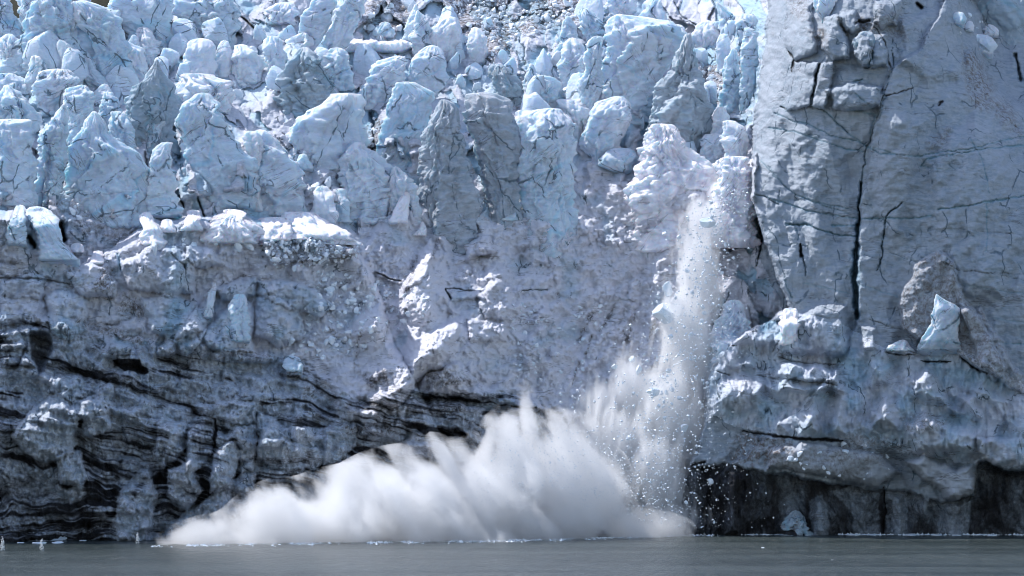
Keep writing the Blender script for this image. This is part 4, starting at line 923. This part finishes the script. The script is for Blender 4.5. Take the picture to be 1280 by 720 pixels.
S('F', "-10,290,340 20,284,345 80,286,350 140,295,360", "grey fin standing against the glowing pale blue fin", dy=-2.5, thick=.5)
S('F', "78,130,220 95,120,232 130,110,300 165,120,350 200,140,370", "sunlit white block row on the end of the shelf crest", dy=-3, snow=.9, rough=.9, crumb=1.0)
S('F', "98,20,110 120,0,125 160,10,120 200,20,110", "rounded sunlit snow lump on the shelf crest left of the blue fin", dy=-3, snow=.9, rough=.8, crumb=1.0, square=2.3)
S('F', "3,555,575 25,540,578 60,520,575 100,505,572 140,500,570", "bright curved ice horn left of the monolith's foot", dy=-3, snow=.8, blue=.4, rough=.7)
S('F', "115,618,630 140,612,640 175,570,640", "little white ice spike below the foot of the monolith", dy=-2.5, snow=.9, cat="ice block", name="ice_block", group="ice blocks of the glacier front")
S('F', "10,930,960 40,912,985 90,910,985 130,925,975", "rounded grey boulder at the foot of the right hand grey tower", dy=-2.5, square=2.2, rough=.5, cat="ice block", name="ice_block", group="ice blocks of the glacier front")
# lower left
S('f', "195,700,730 215,680,775 250,680,782 300,690,780", "angular dirty block lodged at the right end of the banded wall", dy=-3, dirt=.5, grit=.8, snow=0, cat="ice block", name="ice_block", group="ice blocks of the glacier front")
S('L', "478,90,115 500,65,135 530,55,150 570,45,160 600,45,162", "grey pyramid of ice standing at the waterline under the dark overhang", dy=-1.5, grit=1, snow=0, dirt=1.4, mat=M_GREYSERAC)
def as_part(child, parent, nm):
    child.location = child.location - parent.location; child.parent = parent; child.name = nm
    for k in ("label", "category", "group"): del child[k]
tower = next(o for o in bpy.data.objects if o.get("label", "").startswith("stubby square tower"))
as_part(S('C', "408,100,180 425,48,205 442,32,220 470,36,226 492,40,222 506,60,205", "cap", dy=-6.5, thick=.8, snow=.9, blue=.3, square=2.4, rough=.6, name="snow_cap"), tower, "snow_cap")
shelf = next(o for o in bpy.data.objects if o.get("label", "").startswith("wide massive ice block"))
as_part(S('C', "56,385,420 66,362,520 90,355,582 122,348,640 150,348,642 165,360,630", "cap", dy=-4, thick=.35, snow=1, blue=.2, square=2.4, rough=.7, name="snow_cap"), shelf, "snow_cap")
print("SERACS", sd_[0])
# ------------------------------------------------------------------ spray, falling snow, debris
def blob_volume(name, blobs, label, dens, nscale, nstretch, edge, namp, shift=0.0, detail=5.0, vox=1.2, col=(0.988, 0.992, 1.0), aniso=0.25, grow=1.12, rot=(0, 0, 0)):
    """one closed body of spray: soft ellipsoids (px, py, depth y, half width px, half height px, half depth m, tilt deg)"""
    bm = bmesh.new()
    ell = []
    for (px, py, y, rx, rz, ry, tilt) in blobs:
        X, Z = unproj(px, py, y); s = MPP * (y + DIST) / DIST
        ell.append((float(X), float(y), float(Z), rx * s, ry, rz * s, math.radians(tilt)))
        X, y, Z, a, b, c, t = ell[-1]
        mt = Matrix.Translation((X, y, Z)) @ Matrix.Rotation(-t, 4, 'Y') @ Matrix.Diagonal((a * grow, b * grow, c * grow, 1))
        bmesh.ops.create_icosphere(bm, subdivisions=4, radius=1.0, matrix=mt)
    me = bpy.data.meshes.new(name); bm.to_mesh(me); bm.free()
    N_ = N(name + "_air")
    pos = N_.n("ShaderNodeNewGeometry").outputs["Position"]
    f = None
    for (X, y, Z, a, b, c, t) in ell:
        v = N_.n("ShaderNodeVectorMath", {0: pos, 1: (X, y, Z)}, operation='SUBTRACT').outputs[0]
        if abs(t) > 1e-3:
            v = N_.n("ShaderNodeVectorRotate", {"Vector": v, "Angle": t}, rotation_type='Y_AXIS').outputs[0]
        v = N_.n("ShaderNodeVectorMath", {0: v, 1: (1 / a, 1 / b, 1 / c)}, operation='MULTIPLY').outputs[0]
        L = N_.n("ShaderNodeVectorMath", {0: v}, operation='LENGTH').outputs["Value"]
        g = N_.math('SUBTRACT', 1.0, L, clamp=True)
        f = g if f is None else N_.math('SMOOTH_MAX', f, g, 0.15)
    q = N_.n("ShaderNodeVectorRotate", {"Vector": pos, "Rotation": rot}, rotation_type='EULER_XYZ').outputs[0]
    q = N_.n("ShaderNodeVectorMath", {0: q, 1: nstretch}, operation='MULTIPLY').outputs[0]
    n1 = N_.noise(q, nscale, detail, 0.6, 0.0)
    h = N_.math('ADD', f, N_.math('MULTIPLY', N_.math('SUBTRACT', n1, 0.5), namp))
    d = N_.ramp(h, shift, shift + edge, 0.0, dens)
    # fades out before the body's own skin
    d = N_.math('MULTIPLY', d, N_.ramp(f, 0.0, 0.10))
    vol = N_.n("ShaderNodeVolumePrincipled", {"Color": (*col, 1), "Density": d, "Anisotropy": aniso})
    N_.t.links.new(vol.outputs[0], N_.out.inputs["Volume"])
    N_.m.cycles.homogeneous_volume = False
    me.materials.append(N_.m)
    o = link(name, me, label=label, kind="stuff")
    rm = o.modifiers.new("skin", 'REMESH'); rm.mode = 'VOXEL'; rm.voxel_size = vox
    return o, N_

def ydep(px): return float(np.interp(px, [150, 300, 500, 700, 860], [-44, -36, -26, -15, -7]))
SP = [(262, 682, None, 95, 24, 5, 8), (330, 668, None, 105, 42, 7, 14), (410, 650, None, 110, 60, 8, 18), (500, 634, None, 105, 72, 9, 8), (606, 565, None, 14, 50, 4, -22), (660, 528, None, 15, 56, 4, 8), (700, 540, None, 15, 52, 4, 24), (738, 572, None, 15, 46, 4, 40), (770, 604, None, 13, 36, 4, 50), (560, 580, None, 14, 45, 4, 30), (585, 635, None, 95, 85, 9, 0),
      (645, 610, None, 62, 100, 9, 0), (636, 545, None, 22, 48, 5, -8), (700, 605, None, 60, 88, 9, -12), (742, 620, None, 44, 62, 8, -20), (690, 650, None, 110, 45, 9, 0), (800, 662, None, 66, 24, 6, 0), (330, 640, None, 60, 34, 6, 30), (250, 668, None, 60, 22, 5, 16), (560, 668, None, 130, 30, 9, 0)]
SP = [(a, b, ydep(a), d, e, f, g) for (a, b, c, d, e, f, g) in SP]
blob_volume("spray_cloud", SP, "white cloud of spray and ice dust thrown up from the water", 0.42, 0.19, (1.3, 1.0, 0.6), 0.32, 2.1, 0.10, detail=6.0, aniso=0.4, rot=(0, math.radians(35), 0))
FALL = [(920, 220, 14, 24, 16, 3, 42), (900, 244, 12, 20, 24, 3, 35), (884, 280, 9, 30, 46, 3.5, 22), (873, 345, 6, 36, 85, 4, 8), (857, 430, 3, 44, 100, 4.5, 7), (842, 520, 0, 50, 90, 5, 8), (822, 600, -3, 52, 80, 5, 6), (840, 648, -4, 48, 30, 5, 0),
        (772, 565, 0, 84, 74, 4.5, 30), (755, 508, 4, 52, 46, 4, 25), (800, 500, 3, 50, 70, 4, 20)]
blob_volume("falling_ice_dust", FALL, "thin white curtain of powdered ice falling down the front", 0.8, 0.42, (1.7, 1.0, 0.42), 0.45, 1.5, 0.14, detail=6.0, rot=(0, math.radians(-8), 0))

# broken ice shapes: bodies cut by random planes
def rock(name, seed, mat, planes=12, sub=3, flat=1.0, r=0.5, jag=0.06):
    rs = np.random.RandomState(seed)
    bm = bmesh.new(); bmesh.ops.create_icosphere(bm, subdivisions=sub, radius=1.0)
    v = np.array([q.co[:] for q in bm.verts]); v /= np.linalg.norm(v, axis=1)[:, None]
    nrm = rs.normal(size=(planes, 3)); nrm /= np.linalg.norm(nrm, axis=1)[:, None]
    dd = rs.uniform(0.55, 1.0, planes)
    c = v @ nrm.T
    rad = np.min(np.where(c > 0.05, dd[None] / np.maximum(c, 0.05), 9), 1)
    rad = np.minimum(rad, 1.35)
    rad += jag * fbm(v[:, 0] * 3 + seed, v[:, 1] * 3, v[:, 2] * 3, oct=3, seed=seed)
    v = v * rad[:, None] * np.array([1, 1, flat]) * r
    for q, p in zip(bm.verts, v): q.co = p
    me = bpy.data.meshes.new(name); bm.to_mesh(me); bm.free(); me.materials.append(mat)
    return me

# rubble blocks lying in the hollows and along the shelf (things)
rs = np.random.RandomState(77)
RK = [rock("ice_rubble_block", 900 + i, M_CHUNK if i % 3 else M_BLUECHUNK, 11, 3, 0.85) for i in range(7)]
RUB = []; SB_ = None
def scatter(crop, poly, n, smin, smax, label, group=None, name="ice_block", lift=0.25):
    P = np.array(pts(crop, poly)); k = 0; tries = 0
    while k < n and tries < 4000:
        tries += 1
        px = rs.uniform(P[:, 0].min(), P[:, 0].max()); py = rs.uniform(P[:, 1].min(), P[:, 1].max())
        if poly_sd(np.array([px]), np.array([py]), P)[0] < 0: continue
        size = smin * (smax / smin) ** (rs.rand() ** 1.6)
        y = float(base_at(px, py)) - lift * size
        x, z = unproj(px, py, y)
        if group is None:
            RUB.append((RK[rs.randint(len(RK))], Matrix.LocRotScale(Vector((float(x), y, float(z))), Matrix.Rotation(rs.rand() * 6, 3, Vector(rs.normal(size=3)).normalized()).to_quaternion(), Vector((size * rs.uniform(.8, 1.3), size, size * rs.uniform(.7, 1.1)))))); k += 1
            continue
        o = link(name, RK[rs.randint(len(RK))], None, label, "ice block", group)
        o.location = (float(x), y, float(z)); o.scale = (size * rs.uniform(.8, 1.3), size, size * rs.uniform(.7, 1.1)); o.rotation_euler = tuple(rs.uniform(0, 6.28, 3)) if RK is not SB_ else (rs.uniform(-.4, .4), rs.uniform(-.45, .45), rs.uniform(0, 6.28)); k += 1
scatter('B', "400,0 590,-20 580,60 520,130 400,130", 16, .5, 2.2, "small broken ice block in the dark hollow below the top edge", "ice blocks in the dark hollow near the top")
scatter('B', "660,-20 960,-20 960,180 880,190 780,100", 30, .4, 1.8, "small broken ice block on the dirty rubble at the top middle")
scatter('C', "0,50 130,0 320,20 330,60 140,120 0,140", 24, .4, 1.6, "small broken ice block on the dirt above the blue pyramid")
scatter('C', "705,250 800,250 790,385 705,385", 22, .4, 1.5, "small broken ice block in the dirty gully beside the long grey ridge")
scatter('B', "435,420 475,440 465,570 420,560", 16, .4, 1.2, "small broken ice block in the narrow gully left of the monolith")
scatter('A', "680,270 950,170 960,340 800,360 690,340", 26, .5, 2.0, "small bright ice block heaped below the glowing domes", "ice blocks below the glowing domes")
scatter('B', "0,170 130,170 110,340 60,400 0,400", 18, .5, 1.8, "small bright ice block in front of the grey shadowed mound", "ice blocks by the grey mound")
scatter('B', "730,190 960,190 960,330 800,330", 18, .5, 1.8, "small bright ice block above the two grey towers", "ice blocks above the two grey towers")
scatter('C', "160,170 280,180 280,330 180,380", 16, .5, 1.8, "small pale ice block between the blue pyramid and the blue pillar", "ice blocks beside the blue pillar")
scatter('B', "160,560 230,600 300,720 190,720", 14, .4, 1.3, "small broken ice block beside the double headed block")
scatter('E', "560,190 960,130 960,230 760,210 560,240", 22, .4, 1.6, "small white ice block on the crest of the left shelf", "ice blocks on the crest of the left shelf")
scatter('F', "0,130 340,140 390,230 60,200", 20, .4, 1.4, "small white ice block on the sunlit end of the left shelf", "ice blocks on the sunlit end of the shelf")
scatter('E', "130,30 500,30 520,100 330,170 250,150", 22, .3, 1.1, "small ice block on the gravelly ground behind the left shelf")
scatter('F', "260,280 460,330 520,500 300,600 180,480", 30, .4, 1.3, "small ice block embedded in the snow left of the bright ridges")
SB = [rock("serac_block", 950 + i, M_SERAC, 7, 4, 1.9, 0.5, .10) for i in range(8)]
for me_ in SB:
    at_ = me_.attributes.new("masks", 'FLOAT_COLOR', 'POINT'); at_.data.foreach_set("color", np.tile(np.float32([0, .5, .25, 0]), len(me_.vertices)))
RK0 = RK; RK = SB; SB_ = SB
scatter('P', "0,30 330,20 640,30 640,120 300,130 0,120", 60, 1.2, 4.5, "small jagged ice block wedged between the towers of the upper left icefall", "small ice blocks wedged between the upper left towers", lift=.45)
scatter('P', "640,20 930,20 930,200 800,210 640,140", 50, 1.2, 4.2, "small jagged ice block wedged between the towers of the upper middle icefall", "small ice blocks wedged between the upper middle towers", lift=.45)
RK = RK0
scatter('B', "660,-20 960,-20 960,190 880,200 780,100", 150, .25, .9, "rubble"); scatter('C', "0,50 130,0 320,20 330,60 140,120 0,140", 110, .25, .9, "rubble")
scatter('C', "700,250 805,250 790,390 700,390", 90, .25, .9, "rubble"); scatter('E', "430,0 520,20 530,110 440,110", 50, .25, .8, "rubble"); scatter('F', "30,180 370,170 400,240 300,280 60,290", 120, .25, .9, "rubble")
scatter('F', "200,280 640,380 640,480 300,620 60,640 180,480", 150, .25, 1.0, "rubble"); scatter('G', "0,380 380,420 300,720 0,720", 120, .2, .7, "rubble")
scatter('D', "690,40 860,80 850,140 700,130", 12, .4, 1.4, "small ice block in the gully at the top right")
scatter('L', "0,230 420,220 480,310 380,390 120,330", 24, .3, 1.2, "small snowy ice block on the ledge above the dark overhang")

def merge_rubble():
    V = []; F = []; n = 0
    for me, M in RUB:
        v = np.array([M @ p.co for p in me.vertices]); f = np.array([p.vertices[:] for p in me.polygons])
        V.append(v); F.append(f + n); n += len(v)
    link("ice_rubble", mesh_np("ice_rubble", np.concatenate(V), np.concatenate(F), M_CHUNK, smooth_sh=False), label="loose broken ice rubble lying in the gullies and hollows", kind="stuff")
merge_rubble()
# ice in the air: the big pieces one by one, then the countless splinters
def falling(px, py, size, y, mat, label, seed, flat=0.7, rotz=0.0):
    me = rock("falling_ice_block", seed, mat, 9, 4, flat, 0.5, 0.10)
    o = link("falling_ice_block", me, None, label, "ice block", "large pieces in the falling ice")
    x, z = unproj(px, py, y); o.location = (float(x), y, float(z)); o.scale = (size, size * .8, size); o.rotation_euler = (0.2, rotz, 0.5)
falling(827, 391, 3.5, 2, M_BLUECHUNK, "largest pale blue ice chunk flung out left of the falling curtain", 41, .75)
falling(835, 363, 1.5, 3, M_BLUECHUNK, "egg shaped grey ice chunk just above the largest flung chunk", 42, 1.4, 0.5)
falling(884, 278, 1.9, 4, M_BLUECHUNK, "grey ice chunk at the head of the falling curtain", 43, .6)
falling(817, 491, 1.6, -3, M_BLUECHUNK, "blue tinted ice chunk low in the falling curtain above the spray", 44, .7)
falling(833, 491, .7, -3, M_BLUECHUNK, "little ice chunk beside the blue tinted one low in the curtain", 45, .9)
falling(856, 535, 1.1, -4, M_CHUNK, "white ice chunk at the right side of the curtain above the dark cave", 46, .8)
falling(858, 338, .8, 3, M_CHUNK, "small white ice chunk on the left edge of the curtain near the top", 47, .8)
falling(768, 458, .9, 2, M_CHUNK, "small white ice chunk skipping down the slope left of the curtain", 48, .7)
falling(790, 449, .9, 2, M_CHUNK, "white ice chunk flying between the slope and the curtain", 49, .8)
falling(798, 463, .8, 1, M_CHUNK, "white ice sliver tumbling at the left edge of the curtain", 50, 1.5)
def axis_x(py): return np.interp(py, [230, 280, 340, 400, 480, 560, 640, 668], [905, 882, 870, 862, 848, 828, 815, 815])
CH = [rock("falling_ice_piece", 500 + i, M_CHUNK, 8, 2) for i in range(5)]
for i in range(140):
    py = 250 + 400 * rs.rand() ** 0.8
    px = float(axis_x(py)) + rs.normal() * (14 + 0.07 * (py - 230)) - (8 if py > 420 else 0)
    y = float(np.interp(py, [230, 650], [7, -8])) - rs.rand() * 2
    x, z = unproj(px, py, y)
    o = link("falling_ice_piece", CH[rs.randint(5)], None, "small white piece of ice falling through the curtain of ice dust", "ice piece", "small ice pieces falling in the curtain")
    s = 0.22 + 0.45 * rs.rand() ** 3
    o.location = (float(x), y, float(z)); o.scale = (s, s, s * 1.2); o.rotation_euler = tuple(rs.uniform(0, 6, 3))
def splinters(n, fn, name, label, smin, smax):
    octv = np.array([(1, 0, 0), (-1, 0, 0), (0, 1, 0), (0, -1, 0), (0, 0, 1), (0, 0, -1)], float)
    octf = np.array([(0, 2, 4), (2, 1, 4), (1, 3, 4), (3, 0, 4), (2, 0, 5), (1, 2, 5), (3, 1, 5), (0, 3, 5)])
    C_ = np.array([fn() for _ in range(n)]); S_ = smin * (smax / smin) ** (rs.rand(n) ** 2.2)
    V = C_[:, None] + (octv[None] * rs.uniform(.5, 1.2, (n, 6, 1)) + rs.normal(size=(n, 6, 3)) * .2) * S_[:, None, None]
    F = (np.arange(n) * 6)[:, None, None] + octf[None]
    link(name, mesh_np(name, V.reshape(-1, 3), F.reshape(-1, 3), M_CHUNK, smooth_sh=False), label=label, kind="stuff")
def f_curtain():
    py = 232 + 430 * rs.rand() ** 0.85
    px = float(axis_x(py)) + rs.normal() * (16 + 0.085 * (py - 230)) + 6
    if rs.rand() < .16: px = rs.uniform(700, 850); py = rs.uniform(470, 640)
    y = float(np.interp(py, [230, 650], [8, -7])) - rs.rand() * 5
    x, z = unproj(px, py, y); return (float(x), y, max(0.1, float(z)))
splinters(5200, f_curtain, "ice_splinters", "countless white ice splinters raining down in the falling curtain", 0.05, 0.26)
def f_spray():
    a = rs.rand() * 2.6 + .3; r = 40 + 75 * rs.rand()
    px = 690 + math.cos(a) * r * 1.0; py = 650 - math.sin(a) * r
    y = ydep(px) - rs.rand() * 8; x, z = unproj(px, py, y); return (float(x), y, max(.1, float(z)))
splinters(2600, f_spray, "spray_droplets", "fine bright drops thrown ahead of the spray cloud", 0.04, 0.14)

# foam and floating ice along the waterline
def f_foam():
    t = rs.rand()
    px = 190 + 1110 * t ** 0.9
    while perlin(np.array([px * .03]), np.array([3.3]), None, 5)[0] + .45 * perlin(np.array([px * .13]), np.array([1.3]), None, 6)[0] < rs.normal() * .25 - .02: px = 190 + 1110 * rs.rand()
    py = float(np.interp(px, [150, 300, 450, 600, 700, 860, 1000, 1300], [683, 680, 678, 676, 674, 668.2, 668, 668.5])) + abs(rs.normal()) * (1.2 if px < 900 else .5)
    y = float(depth_of_water(py)) ; x = (px - 640) * MPP * (y + DIST) / DIST
    return (float(x), y, 0.02)
splinters(2600, f_foam, "foam_line", "white line of foam and brash ice along the waterline", 0.05, 0.26)
FL = [rock("ice_floe", 700 + i, M_CHUNK, 10, 3, 0.28) for i in range(4)]
for px, py, s in ((64, 675, 4.2), (25, 679, 1.0), (50, 679.5, 1.6), (95, 674.5, 1.4), (71, 679, 1.5), (134, 674, 1.4), (141, 673.5, 2.2), (120, 674.5, 1.0), (160, 673, .9), (172, 673, 1.2), (186, 672.6, 1.6), (12, 677.5, 1.2), (104, 676, .8), (954, 685, .5), (1068, 669.3, 1.4), (1090, 669, 1.2), (1140, 669.2, 1.8), (1172, 669.2, 1.6), (1195, 669.6, 1.2), (1010, 669, 1.3), (1240, 670, 1.0), (300, 704, .22), (620, 700, .2), (1040, 700, .2)):
    y = float(depth_of_water(py)); o = link("ice_floe", FL[rs.randint(4)], None, "small flat piece of ice floating on the grey water", "ice floe", "small floes scattered on the water")
    if s > 4: o["label"] = "longest white ice floe at the foot of the dark banded wall"; 
    o.location = ((px - 640) * MPP * (y + DIST) / DIST, y, 0.03 * s); o.scale = (s, s * 1.2, s); o.rotation_euler = (0, 0, rs.rand() * .6)
# small splashes where pieces hit the water
def splash(px, py, h, w, label):
    y = float(depth_of_water(py)); x = (px - 640) * MPP * (y + DIST) / DIST
    V = []; F = []
    n = 110
    bm = bmesh.new()
    for i in range(n):
        a = rs.rand() * 6.28; t = rs.rand(); rr = w * (0.2 + .8 * rs.rand()) * (1 - t * .6)
        mt = Matrix.Translation((math.cos(a) * rr, math.sin(a) * rr, h * t * (0.5 + .5 * rs.rand()))) @ Matrix.Rotation(rs.rand() * 3, 4, 'X') @ Matrix.Diagonal((.05 + .09 * rs.rand(),) * 2 + (.08 + .16 * rs.rand(), 1))
        bmesh.ops.create_icosphere(bm, subdivisions=1, radius=0.5 * max(.6, h * .5), matrix=mt)
    me = bpy.data.meshes.new("splash"); bm.to_mesh(me); bm.free(); me.materials.append(M_FOAM)
    o = link("splash", me, None, label, "splash", "small splashes on the water", "stuff"); o.location = (x, y, 0)
splash(704, 667, 1.1, .55, "white splash in front of the spray cloud"); splash(913, 664, 1.0, .6, "white splash beside the dark cave"); splash(52, 688, 1.6, .35, "thin jet of water rising in front of the banded wall")
splash(3, 688, 2.0, .4, "thin jet of water rising at the left edge"); splash(172, 680, 1.6, .4, "thin jet of water beside the left end of the spray")
# ------------------------------------------------------------------ water, forest slope behind
w = mesh_np("water", [(-3000, -900, 0), (3000, -900, 0), (3000, 300, 0), (-3000, 300, 0)], [(0, 1, 2, 3)], M_WATER)
link("water", w, kind="structure", label="grey green silty sea water in front of the ice")
hx, hy = np.meshgrid(np.linspace(-500, 500, 120), np.linspace(0, 1, 40))
hz = hy * 260 + fbm(hx * 0.02, hy * 6, oct=5, seed=7) * 14
hv = np.stack([hx, 420 + hy * 380 + fbm(hx * 0.03, hy * 9 + 4, oct=4, seed=8) * 30, hz - 5], -1).reshape(-1, 3)
ii = np.arange(hx.size).reshape(hx.shape)
link("hillside", mesh_np("hillside", hv, np.stack([ii[:-1, :-1], ii[:-1, 1:], ii[1:, 1:], ii[1:, :-1]], -1).reshape(-1, 4), M_FOREST), kind="structure", label="dark forested mountainside showing in the gaps behind the ice crest")
